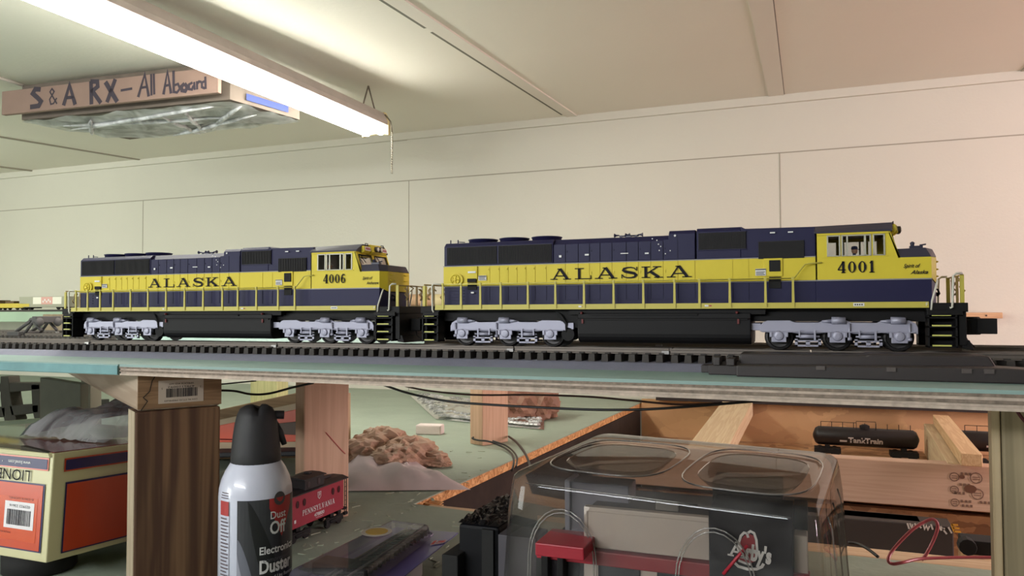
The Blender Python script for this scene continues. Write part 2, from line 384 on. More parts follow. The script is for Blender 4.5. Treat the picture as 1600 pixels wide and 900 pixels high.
for yy in (L - .04,):
    top = cz(fy0 + yy) - FZ
    ch.tube([(0.0, yy - .03, .036), (0, yy, top)], .0022, 5); ch.tube([(0, yy, top), (.01, yy + .02, .036)], .0022, 5)
ch.tube([(0, .05, .036), (0, .02, cz(fy0) - FZ)], .0022, 5)
ch.build('hanging_wire', chn, t)
ch = MB()
for i in range(24): ch.lathe([(.001, -.0018), (.003, -.001), (.003, .001), (.001, .0018)], (.048, L + .004, -.02 - i * .0048), 'z', 6)
ch.tube([(.034, L - .01, .03), (.044, L + .003, .012), (.048, L + .004, -.02)], .0025, 5)
ch.build('pull_chain', mat('pull_chain_metal', (120, 114, 98), .5, .3), t)

# ------------------------------------------------------------------ sign board and film-wrapped well under the ceiling
zt_, zb_ = .565, .505
A = atz(3, 143, zt_); Bp = atz(341, 104, zt_)
d = (Bp - A); L = d.length; yaw = math.atan2(d.y, d.x)
CARD = mat('brown_cardboard', (146, 120, 108), .8, var=.05, scale=20)
t = thing('ceiling_sign', 'long brown board hand lettered S & A RX - All Aboard hanging under the ceiling', 'sign', (A.x, A.y, zb_), (0, 0, yaw))
hb = zt_ - zb_
b = MB(); b.box(0, L, 0, .012, 0, hb); b.build('board', CARD, t, bevel=.001)
fs = Fr((0, 0, 0), (1, 0, 0), (0, 0, 1))
MI = Matrix.Translation(Vector((A.x, A.y, zb_))) @ Matrix.Rotation(yaw, 4, 'Z')
MI.invert(); nrm = Vector((math.sin(yaw), -math.cos(yaw), 0)); 
def onsign(px_, py_):
    r = ray(px_ / 3.215, py_ / 3.215); tt = nrm.dot(A) / nrm.dot(r); q = MI @ (r * tt); return (q.x, q.z)
MARK = mat('marker_ink', (62, 54, 64), .8)
b = MB()
for pts, wd in [([(205, 450), (178, 448), (165, 470), (190, 492), (207, 510), (195, 532), (152, 538)], .012),
    ([(287, 522), (252, 462), (262, 446), (273, 460), (250, 500), (256, 524), (270, 520), (286, 492)], .004),
    ([(320, 530), (350, 428), (378, 526)], .011), ([(333, 492), (370, 488)], .008),
    ([(460, 525), (458, 408)], .011), ([(455, 410), (490, 410), (492, 435), (465, 457), (508, 518)], .011),
    ([(530, 412), (590, 512)], .012), ([(580, 398), (538, 514)], .011), ([(607, 455), (665, 445)], .006),
    ([(695, 488), (728, 374), (748, 485)], .008), ([(706, 442), (742, 436)], .006), ([(760, 372), (762, 480)], .006), ([(773, 370), (776, 475)], .006),
    ([(822, 475), (842, 360), (860, 470)], .008), ([(830, 432), (855, 426)], .006), ([(872, 355), (874, 468)], .007),
    ([(874, 430), (895, 422), (905, 445), (890, 465), (874, 462)], .006), ([(928, 420), (912, 435), (915, 455), (932, 458), (942, 438), (928, 420)], .009),
    ([(968, 415), (950, 425), (950, 448), (965, 450), (973, 430)], .006), ([(976, 412), (979, 452)], .006), ([(990, 408), (991, 450)], .006), ([(990, 424), (1000, 410), (1012, 412)], .006),
    ([(1030, 408), (1015, 415), (1015, 438), (1030, 445)], .006), ([(1032, 385), (1034, 448)], .006)]:
    pp = [onsign(*p) for p in pts]
    b.ribbon(pp, wd, Fr((0, -.0006, 0), (1, 0, 0), (0, 0, 1)))
b.build('lettering', MARK, t)

zq = .50
P0 = atz(12, 184, zq); P1 = atz(345, 150, zq); P2 = atz(468, 187, zq); P3 = atz(203, 218, zq)
P1 = P1 + Vector((.0, .03, 0)); P0 = P0 + Vector((0.01, .03, 0))
t = thing('wrapped_ceiling_box', 'shallow box frame sealed with wrinkled clear film, hung behind the lettered board', 'box')
b = MB(); cs = [P0, P1, P2, P3]; cc = sum(cs, Vector()) / 4
th = .03
for i in range(4):
    p, q = cs[i], cs[(i + 1) % 4]; pi, qi = p + (cc - p).normalized() * .03, q + (cc - q).normalized() * .03
    ht = [.09, .08, .035, .035][i]
    f_ = MB()
    f_.hexa([p, q, qi, pi, p + Vector((0, 0, ht)), q + Vector((0, 0, ht)), qi + Vector((0, 0, ht)), pi + Vector((0, 0, ht))])
    f_.build('frame_side', mat('dirty_frame', (112, 100, 90), .8, var=.15, scale=20), t)
b = MB(); up = Vector((0, 0, .034)); b.add([c + up for c in cs], [(0, 1, 2, 3)]); b.build('inner_panel', mat('dim_panel', (196, 190, 180), .8), t)
FILM = clear('cling_film', (235, 235, 232), .15, haze=.6, rough=.4)
b = MB(); n = 26; vs = []; fs_ = []
for i in range(n + 1):
    for j in range(n + 1):
        a, c = i / n, j / n
        p = (P0 * (1 - a) + P1 * a) * (1 - c) + (P3 * (1 - a) + P2 * a) * c
        sag = 16 * a * (1 - a) * c * (1 - c)
        wr = .010 * noise.noise(Vector((a * 9 - c * 6, a * 2.2 + c * 1.5, 3)))
        vs.append(p + Vector((0, 0, -.004 - .002 * sag + wr)))
fs_ = [(i * (n + 1) + j, (i + 1) * (n + 1) + j, (i + 1) * (n + 1) + j + 1, i * (n + 1) + j + 1) for i in range(n) for j in range(n)]
b.add(vs, fs_); b.build('film', FILM, t, smooth=True)
WR = clear('film_crease', (250, 250, 250), .3, haze=.8, rough=.4)
b = MB()
for a0, c0, a1, c1 in ((.05, .35, .9, .08), (.5, .95, .75, .1), (.55, .9, 1, .15), (.45, .98, .6, .2), (.1, .2, .8, .5), (.3, .95, .95, .5), (0.02, .6, .3, .1)):
    pts = []
    for i in range(9):
        s = i / 8; a, c = a0 + (a1 - a0) * s, c0 + (c1 - c0) * s
        p = (P0 * (1 - a) + P1 * a) * (1 - c) + (P3 * (1 - a) + P2 * a) * c
        pts.append(p + Vector((0, 0, -.009 + .004 * noise.noise(Vector((s * 4, a0 * 9, 1))))))
    b.tube(pts, [.001, .004, .006, .005, .007, .005, .006, .004, .001], 6)
b.build('crease', WR, t)
b = MB(); 
p, q = P1 + Vector((.004, -.002, .018)), P2 + Vector((.004, 0, .018)); dd = (q - p)
fr = Fr(p, dd, (0, 0, 1)); fr.n = -fr.n if fr.n.y > 0 else fr.n; b.use(mat('blue_tape', (52, 66, 128), .6)); b.rect(dd.length * .2, -.01, dd.length * .8, .006, fr, .0015)
b.build('tape_strip', None, t)

# ------------------------------------------------------------------ shelf
TEAL = mat('mint_table_paint', (138, 164, 160), .6, var=.06, scale=12, bump=.2, bscale=120)
TEALE = mat('teal_edge_paint', (100, 146, 150), .55, var=.12, scale=45)
PLY1 = mat('ply_light', (190, 174, 160), .85, var=.2, scale=160)
PLY2 = mat('ply_dark', (132, 118, 106), .9, var=.35, scale=230)
XS = aty(188, 571, .553).x; YE = .552
t = thing('plywood_shelf', 'mint painted plywood shelf with raw layered front edge carrying the engines', 'shelf')
def botz(x): return -.0606 - .0042 * max(0, min(1, (x - XS) / 1.2))
ys = [YE + .0015]
b = MB(); b.prism([(XS, YE), (1.25, YE), (1.25, .92), (-.28, .92), (-.45, 1.25), (XS, 1.25)], 'z', -.0525, -.050); b.build('top_face', TEAL, t)
for i in range(5):
    b = MB(); a0, a1 = i / 5, (i + 1) / 5; N = 36
    off = [.0, .0012, .0002, .0016, .0004][i]; ea = random.random() * 9
    for k_ in range(N):
        x0 = XS + (1.25 - XS) * k_ / N; x1 = XS + (1.25 - XS) * (k_ + 1) / N
        z = lambda x, a: -.0525 + (botz(x) + .0525) * a
        y0 = YE + off + .0007 * noise.noise(Vector((x0 * 14, ea, 0))); y1 = YE + off + .0007 * noise.noise(Vector((x1 * 14, ea, 0)))
        b.hexa([(x0, y0, z(x0, a1)), (x1, y1, z(x1, a1)), (x1, .92, z(x1, a1)), (x0, .92, z(x0, a1)), (x0, y0, z(x0, a0)), (x1, y1, z(x1, a0)), (x1, .92, z(x1, a0)), (x0, .92, z(x0, a0))])
    b.build('ply_layer', PLY1 if i in (1, 3) else PLY2 if i != 4 else PLY1, t)
t = thing('painted_shelf', 'mint painted shelf end with smooth teal painted front edge, left of the joint', 'shelf')
b = MB(); b.prism([(-2.6, YE), (XS - .0015, YE), (XS - .0015, 1.25), (-2.6, 1.25)], 'z', -.0606, -.050); b.use(TEAL).build('panel', TEAL, t)
b = MB(); b.box(-2.6, XS - .0015, YE - .0012, YE, -.0602, -.0512); b.build('edge_band', TEALE, t, bevel=.0006)

# ------------------------------------------------------------------ tracks
TIE = mat('tie_plastic', (62, 58, 55), .75, var=.12, scale=60)
RAIL = mat('rail_metal', (118, 110, 103), .55, .6)
FOAM = mat('grey_foam_roadbed', (128, 130, 148), .8, var=.05, scale=60, bump=.2)
b = MB(); xe = -.035
b.prism([(.632, -.050), (.650, -.0446), (.732, -.0446), (.750, -.050)], 'x', -1.6, xe)
tag(b.build('foam_roadbed', FOAM), 'long grey foam strip lying under the near track', 'roadbed')
tieb = MB(); tieb.hexa([(-.0031, -.031, 0), (.0031, -.031, 0), (.0031, .031, 0), (-.0031, .031, 0), (-.0026, -.0304, .0066), (.0026, -.0304, .0066), (.0026, .0304, .0066), (-.0026, .0304, .0066)])
for s in (-1, 1):
    for q in (-.0195, -.0125): tieb.box(-.0022, .0022, s * .016 + (q + .016) - .001, s * .016 + (q + .016) + .001, .0066, .0078)
tiep = tieb.build('tie', TIE); tiep['label'] = 'dark plastic tie'; first_tie = [True]
def railprof(y, z): return [(y - .0022, z), (y + .0022, z), (y + .0022, z + .0007), (y + .0006, z + .0012), (y + .0006, z + .0036), (y + .0013, z + .004), (y + .0013, z + .0052), (y - .0013, z + .0052), (y - .0013, z + .004), (y - .0006, z + .0036), (y - .0006, z + .0012), (y - .0022, z + .0007)]
def track(x0, x1, yc, zb, label, group=None):
    t = thing('track_section', label, 'model track', ((x0 + x1) / 2, yc, zb), (0, 0, 0), group)
    h = (x1 - x0) / 2 - .0006
    for y in (-.0165, 0, .0165):
        b = MB(); b.prism(railprof(y, .0064), 'x', -h, h); b.build('rail', RAIL, t)
    n = max(1, int(round((x1 - x0) / .0121)))
    for i in range(n):
        x = -h + (i + .5) * 2 * h / n
        if first_tie[0]: tiep.parent = t; tiep.location = (x, 0, 0); first_tie[0] = False
        else: inst(tiep, 'tie', t, (x, 0, 0))
    b = MB()
    for s in (-1, 1): b.box(h - .006, h + .0004, s * .0165 - .0028, s * .0165 + .0028, .0068, .0095)
    b.build('rail_joiner', STEEL, t)
    return t
J = [-1.365, -1.09, -.812, -.534, -.259, -.112, .004]
LB = ['near track section running off the left edge, before the rear engine', 'near track section just behind the rear engine, left of its steps', 'near track section under the rear truck of the left engine',
      'near track section under the nose and front truck of the left engine', 'near track section under the rear half of the right engine', 'short near track section ending at the black switch machine']
for i in range(6): track(J[i], J[i + 1], .69, -.0446, LB[i])
track(.004, .52, .69, -.0446, 'near track section behind the black switch machine, running off to the right')
track(-.42, -.14, .812, -.0446, 'far track section seen under the rear of the right engine')
track(-.14, .14, .812, -.0446, 'far track section seen behind the fuel tank of the right engine')
track(.14, .60, .812, -.0446, 'far track section behind the front steps of the right engine')

# switch machine / operating track body in front of the rails
DK = mat('dark_brown_plastic', (52, 46, 46), .5, var=.08, scale=30)
t = thing('switch_machine', 'long dark plastic switch machine case lying along the near track', 'switch machine')
x0, x1 = aty(1150, 560, .60).x, aty(1590, 560, .60).x
xm = aty(1355, 560, .61).x; xk = aty(1552, 560, .61).x; x2 = aty(1590, 560, .61).x
b = MB(); b.prism([(x0, -.050), (x0 + .001, -.0335), (xm, -.0335), (xm + .002, -.0325), (xk, -.0325), (xk + .010, -.050)], 'y', .622, .657); b.build('lid', DK, t, bevel=.0015)
b = MB(); b.prism([(x0, -.050), (x0, -.0415), (xk + .004, -.0395), (x2 + .03, -.0415), (x2 + .03, -.050)], 'y', .6, .63); b.build('case', DK, t, bevel=.001)
for u in (1282, 1392, 1510, 1545):
    b = MB(); x = aty(u, 575, .60).x; b.box(x - .003, x + .003, .5985, .6, -.0435, -.0405)
    b.build('clip', mat('clip_grey', (84, 76, 74), .5), t)
b = MB()
b.box(x0 - .022, x0, .612, .655, -.050, -.0425); b.box(x0 - .018, x0 - .013, .61, .63, -.0425, -.036); b.box(x0 - .008, x0 - .002, .61, .632, -.0425, -.037); b.box(x0 - .03, x0 - .02, .63, .65, -.05, -.044)
b.build('connector', DK, t, bevel=.0006)
b = MB(); b.box(x2 + .03, x2 + .2, .618, .655, -.05, -.042)
for i in range(8): b.box(x2 + .035 + i * .014, x2 + .043 + i * .014, .612, .618, -.05, -.044)
b.build('tail', DK, t, bevel=.001)

# ------------------------------------------------------------------ locomotive
HD, BELT, ROOF = .039, .0577, .0775
def loco(X0, num, title, label):
    t = thing('locomotive', label, 'locomotive', (X0, .690, -.0328))
    fn = Fr((0, -.0266, 0), (1, 0, 0), (0, 0, 1)); fc = Fr((0, -.0312, 0), (1, 0, 0), (0, 0, 1)); ff = Fr((0, -.0334, 0), (1, 0, 0), (0, 0, 1))
    W = .026
    # frame
    b = MB(); b.box(-.018, .440, -.020, .020, .024, .035); b.box(.13, .30, -.028, .028, .030, .035); b.build('underframe', BLK, t)
    b = MB(); b.box(-.004, .4225, -.0325, .0325, .0346, .039); b.use(mat('deck_black', (30, 29, 32), .5)); b.build('deck', BLK, t)
    for s in (-1, 1):
        b = MB(); y0, y1 = (-.0334, -.0322) if s < 0 else (.0322, .0334)
        b.box(-.004, .4195, y0, y1, .0358, .0395); b.box(-.004, .4195, y0 - (.0005 if s < 0 else 0), y1 + (.0005 if s > 0 else 0), .0348, .0360)
        b.build('side_sill', YELT, t)
    for x0, z0, x1, z1, m_ in ((.3665, .0362, .3745, .0388, WHT), (.2515, .0366, .2545, .0380, WHT), (.1405, .0366, .1432, .0380, WHT), (.2552, .0368, .2572, .0378, RED), (.144, .0368, .1456, .0378, RED)):
        b = MB(); b.use(m_).rect(x0, z0, x1, z1, ff, .0003)
        if x0 > .3:
            b.use(INK)
            for i in range(4): b.rect(.3675 + i * .0016, .0370, .3685 + i * .0016, .038, ff, .0005)
        b.build('sill_plate', None, t, recalc=False)
    b = MB(); text(b, 'F', .4175, .0362, .0026, ff, .0004); b.build('end_letter', WHT, t)
    # hood, lower and belt
    b = MB(); b.box(.0025, .3395, -W, W, HD, BELT - .0006); b.build('hood_lower', NAVY, t, bevel=.0004)
    b = MB(); b.box(.0015, .3395, -W - .0001, W + .0001, BELT, ROOF - .0006); b.build('hood_belt', YEL, t, bevel=.0004)
    b = MB()
    for z in (BELT - .0008, ROOF - .0008): b.box(.0015 if z > .07 else .0025, .3395, -W - .0004, W + .0004, z, z + .0008)
    b.build('silver_stripe', GREY, t)
    def roofsec(x0, x1, zt, w=W, c=.005):
        b.prism([(-w, ROOF), (-w, zt - c), (-w + c * 1.1, zt), (w - c * 1.1, zt), (w, zt - c), (w, ROOF)], 'x', x0, x1)
    b = MB(); roofsec(.0025, .1145, .0998, W + .0006, .0035); b.box(-.001, .0025, -.006, .006, .085, .092); b.build('radiator_hood', NAVY, t, bevel=.0006)
    b = MB(); roofsec(.1145, .2205, .0997, W - .0004, .006); b.build('engine_hood', NAVY, t, bevel=.0004)
    b = MB(); roofsec(.2205, .2432, .1032, W, .003); roofsec(.2443, .281, .1042, W, .003)
    b.prism([(.281, ROOF), (.281, .1042), (.2845, .1022), (.3395, .1016), (.3395, ROOF)], 'y', -W + .0004, W - .0004)
    b.build('inverter_hood', NAVY, t, bevel=.0005)
    # grilles
    def grille(x0, x1, z0, z1, y, name='radiator_grille'):
        b = MB(); b.box(x0, x1, y - .0004, y + .0006, z0, z1)
        n = int((x1 - x0) / .0011)
        for i in range(n):
            x = x0 + (i + .3) * (x1 - x0) / n; b.box(x, x + .0005, y - .0011, y, z0 + .0004, z1 - .0004)
        return b
    for s in (-1, 1):
        for x0, x1 in ((.0058, .0582), (.0600, .1132)): grille(x0, x1, .0785, .0955, s * (W + .0007)).build('radiator_grille', GRL, t)
        grille(.2460, .2852, .0853, .0998, s * (W + .0002)).build('inverter_grille', GRL, t)
        fr_ = MB()
        for q in ((.2455, .2857, .0847, .0853), (.2455, .2857, .0998, .1004)): fr_.box(q[0], q[1], s * W - .0012, s * W + .0012, q[2], q[3])
        fr_.build('grille_frame', NAVY, t)
        grille(.2950, .3308, .0762, .0908, s * (W + .0002)).build('air_intake_grille', GRL, t)
    # doors of the long hood (near side and far side)
    us = [.1150, .1264, .1386, .1492, .1590, .1700, .1830, .1938, .2048, .2158, .2285, .2430]
    for i in range(len(us) - 1):
        for s in (-1, 1):
            b = MB(); x0, x1 = us[i] + .00035, us[i + 1] - .00035; y0, y1 = (-W - .0005, -W) if s < 0 else (W, W + .0005)
            b.use(NAVY).box(x0, x1, y0, y1, ROOF + .0006, .0945 if us[i] < .21 else .0955)
            b.use(YEL).box(x0, x1, y0 - (.0001 if s < 0 else 0), y1 + (.0001 if s > 0 else 0), BELT + .0006, ROOF - .001)
            b.use(NAVY).box(x0, x1, y0, y1, .0435, BELT - .001)
            if i % 2: b.use(YEL).box(x0 + .0004, x0 + .0016, y0 - .0006, y1, .0665, .069); b.use(NAVY).box(x0 + .0004, x0 + .0014, y0 - .0006, y1, .087, .0885)
            b.build('hood_door', None, t)
    us = [.0415, .0510, .0610, .0700, .0790, .0880, .0970, .1080]
    for i in range(len(us) - 1):
        b = MB(); x0, x1 = us[i] + .00035, us[i + 1] - .00035
        b.use(YEL).box(x0, x1, -W - .0006, -W, BELT + .0012, ROOF - .0022); b.box(x1 - .0022, x1 - .0006, -W - .0014, -W, .0725, .0740)
        b.use(NAVY).box(x0, x1, -W - .0005, -W, .0435, BELT - .0015)
        b.build('hood_door', None, t)
    for x0, x1 in ((.2445, .2740), (.2752, .2870)):
        b = MB(); b.use(YEL).box(x0, x1, -W - .0005, -W, BELT + .0012, ROOF - .002); b.use(NAVY).box(x0, x1, -W - .0005, -W, .0425, BELT - .0015); b.build('hood_door', None, t)
    # equipment boxes, dark recesses and labels
    b = MB(); b.use(YEL).box(.0268, .0382, -W - .0016, -W, .0642, .0765); b.use(BLKM).box(.0278, .0372, -W - .0022, -W, .0612, .0648); b.build('equipment_box', None, t, bevel=.0003)
    b = MB(); b.use(BLKM).box(.0278, .0372, -W - .0011, -W, .0540, .0606); b.build('open_recess', None, t)
    b = MB(); b.use(YEL).box(.299, .314, -W - .0012, -W, .0615, .0765); b.use(BLKM).box(.3035, .3122, -W - .0022, -W, .0655, .0748); b.build('equipment_box', None, t, bevel=.0003)
    b = MB(); b.use(BLKM).box(.3030, .3124, -W - .0011, -W, .0515, .0590); b.build('open_recess', None, t)
    b = MB(); b.use(BLKM).box(.3033, .3124, -W - .002, -W, .0603, .0610); b.build('dark_slot', None, t)
    for x0, z0, x1, z1 in ((.0290, .0700, .0372, .0718), (.0395, .0628, .0478, .0675), (.2925, .0622, .3008, .0680), (.1205, .0825, .1228, .0846), (.145, .0835, .1488, .0850), (.178, .084, .185, .0848), (.1998, .0832, .2032, .0845), (.0322, .0505, .0352, .0520), (.3045, .0972, .3085, .0983), (.3185, .0972, .3225, .0983)):
        l = .0024 if .02 < x0 < .038 else .0012; b = MB(); b.use(WHT).rect(x0, z0, x1, z1, fn, l); b.use(INK)
        if z1 - z0 > .004:
            b.rect(x0, z1 - .0010, x1, z1 - .0003, fn, l + .0003)
            for k in range(3): b.rect(x0 + .0006, z0 + .0006 + k * .0011, x1 - .0006 - .001 * (k % 2), z0 + .0011 + k * .0011, fn, l + .0003)
        b.build('data_label', None, t, recalc=False)
    b = MB()
    for x, z in ((.2065, .0965), (.2105, .095), (.2118, .0915), (.2138, .0895), (.2125, .086), (.2178, .083), (.2220, .0855)): b.poly([(x + .0006 * math.cos(a), z + .0006 * math.sin(a)) for a in [k * 1.2566 for k in range(5)]], fn, .0012)
    b.poly([(.2262 + .0014 * (1 if k % 2 == 0 else .45) * math.cos(k * .6283 + 1.57), .0985 + .0014 * (1 if k % 2 == 0 else .45) * math.sin(k * .6283 + 1.57)) for k in range(10)], fn, .0012)
    lab(b.build('star_emblem', WHT, t, recalc=False), 'small white stars in the shape of the dipper and north star')
    # name on the hood
    b = MB()
    for c, u0, u1 in (('A', .1118, .1318), ('L', .1350, .1513), ('A', .1542, .1748), ('S', .1776, .1940), ('K', .1966, .2158), ('A', .2188, .2402)):
        slab(b, c, u0, .0622, .0100, u1 - u0, fn, .0009, 1.2)
    lab(b.build('hood_lettering', INK, t, recalc=False), 'dark slab serif word ALASKA on the yellow belt')
    # fans on the roof
    for x in (.0327, .0660, .0995):
        b = MB(); n = 28; b.smooth = True
        b.lathe([(.0142, 0), (.0142, .0034), (.0150, .0038), (.0150, .0046), (.0140, .0048), (.0134, .0040), (.0134, .0012)], (x, 0, .0998), 'z', n); b.smooth = False
        for k_ in range(12):
            a = k_ * math.pi / 12; b.tube([(x + .0135 * math.cos(a), .0135 * math.sin(a), .1037), (x - .0135 * math.cos(a), -.0135 * math.sin(a), .1037)], .0003, 4)
        for r_ in (.004, .008, .0115): b.tube([(x + r_ * math.cos(k_ * .5236), r_ * math.sin(k_ * .5236), .1038) for k_ in range(13)], .0003, 4)
        b.build('radiator_fan', NAVY, t)
    # bell/horn cluster on the roof, lift eyes
    b = MB(); b.tube([(.1725, -.008, .1018), (.1905, -.008, .1018)], .0008, 6)
    for x, l in ((.1725, -1), (.1775, 1), (.183, -1), (.1895, 1)):
        b.lathe([(.0005, 0), (.0009, .003), (.0019, .0045), (.0019, .0048)] if l > 0 else [(.0019, -.0048), (.0019, -.0045), (.0009, -.003), (.0005, 0)], (x, -.008, .1026), 'x', 8)
    b.box(.179, .1835, -.010, -.006, .0995, .1018); b.box(.173, .175, -.009, -.007, .0995, .102); b.box(.187, .189, -.009, -.007, .0995, .102)
    b.build('air_horn', mat('horn_navy', (34, 36, 66), .4), t)
    b = MB()
    for x in (.0055, .0135): b.tube([(x, -.018, .0985), (x, -.018, .1035)], .0006, 5)
    b.tube([(.0135, -.018, .1015), (.021, -.018, .1008)], .0004, 4); b.build('lift_eye', NAVY, t)
    # brake wheel
    b = MB(); c = (.0150, -.0285, .0640); pts = [(c[0] + .0047 * math.cos(k_ * .3927), c[1], c[2] + .0047 * math.sin(k_ * .3927)) for k_ in range(17)]
    b.tube(pts, .0006, 5, False)
    for k_ in range(5): a = k_ * 1.2566; b.tube([(c[0], c[1] + .0006, c[2]), (c[0] + .0047 * math.cos(a), c[1], c[2] + .0047 * math.sin(a))], .00045, 4)
    b.lathe([(.0013, -.0006), (.0013, .003)], c, 'y', 8); b.build('brake_wheel', YEL, t)
    b = MB(); b.lathe([(.0056, 0), (.0056, .0012), (.0048, .0016)], (.0175, -.0265 - .0014, .0640), 'y', 18); b.build('brake_wheel_housing', YEL, t)
    b = MB()
    for z in (.044, .047, .050, .053): b.box(.0075, .0235, -W - .0008, -W, z, z + .0010)
    b.build('step_louver', NAVY, t)
    # railing
    st = [.0047, .024, .0442, .065, .0921, .1188, .1458, .1729, .1994, .2263, .2473, .2722, .3006, .3219]
    sb = None
    for s in (-1, 1):
        for x in st:
            if sb is None:
                m = MB(); m.hexa([(-.0011, -.0006, 0), (.0011, -.0006, 0), (.0011, .0006, 0), (-.0011, .0006, 0), (-.0008, -.0006, .0238), (.0008, -.0006, .0238), (.0008, .0006, .0238), (-.0008, .0006, .0238)])
                m.lathe([(.0004, -.0010), (.0012, -.0009), (.0012, .0009), (.0004, .0010)], (0, -.0003, .0240), 'y', 8)
                sb = m.build('stanchion', YELT, t, bevel=0); sb.location = (x, s * .0338, .0354)
            else: inst(sb, 'stanchion', t, (x, s * .0338, .0354), (0, 0, 0 if s < 0 else math.pi))
        b = MB(); b.tube([(.0047, s * .0341, .0592), (.3219, s * .0341, .0592)], .0006, 6); b.build('handrail', YELT, t)
    b = MB(); b.tube([(.3219, -.0341, .0592), (.3232, -.0335, .0598), (.3312, -.0310, .0705), (.3350, -.0300, .0712), (.3440, -.0322, .0716)], .0006, 6)
    b.build('cab_handrail', YELT, t)
    # trucks and tank
    for k_, cx, flip in ((0, .067, -1), (1, .3548, 1)): truck(t, cx, flip)
    b = MB(); b.smooth = False
    pr = [(-.019, .0046)] + [(-.022 - .0085 * math.sin(R(a)), .0130 - .0085 * math.cos(R(a))) for a in (10, 30, 50, 70, 90)] + [(-.0305, .0255), (-.029, .0265), (-.029, .0312)]
    pr = pr + [(-y, z) for y, z in pr[::-1]]
    b.prism(pr, 'x', .1385, .2885); b.build('fuel_tank', mat('tank_black', (17, 16, 18), .55, spec=.25), t, bevel=.0008)
    b = MB(); b.box(.139, .2860, -.0312, -.0300, .0250, .0262); b.box(.149, .245, -.0306, -.029, .0292, .0305); b.build('tank_rib', BLK, t)
    b = MB()
    for x in (.1425, .2775): b.lathe([(.0012, 0), (.0012, -.002), (.0006, -.003)], (x, -.0292, .0315), 'y', 8); b.box(x - .0008 + .001, x + .0008 + .001, -.032, -.0305, .022, .026)
    b.build('filler_cap', mat('dull_red', (105, 40, 40), .6), t)
    b = MB(); b.box(.2890, .2935, -.012, .012, .024, .035); b.build('tank_bracket', BLKM, t)
    b = MB(); b.box(.116, .137, -.024, .024, .018, .034); b.tube([(.116, -.022, .033), (.122, -.026, .029), (.127, -.027, .022), (.126, -.024, .010)], .0012, 6)
    b.build('air_gear', BLKM, t)
    b = MB(); b.lathe([(.0062, -.01), (.0062, .01)], (.128, -.016, .012), 'y', 14); b.build('air_reservoir', BLKM, t)
    b = MB(); b.tube([(.3010, -.012, .0262), (.304, -.016, .030), (.3090, -.018, .0315), (.313, -.018, .034)], .0010, 6); b.tube([(.385, -.012, .0262), (.388, -.016, .030), (.393, -.018, .0315), (.397, -.018, .034)], .0010, 6)
    b.build('motor_cable', BLKM, t)
    b = MB(); b.prism([(.333, .0346), (.333, .030), (.337, .024), (.370, .024), (.378, .030), (.378, .0346)], 'y', -.016, .016); b.prism([(.050, .0346), (.050, .030), (.054, .024), (.080, .024), (.086, .030), (.086, .0346)], 'y', -.016, .016)
    b.build('bolster', BLKM, t)
    ends(t); cab(t, num, title, fc)
    return t

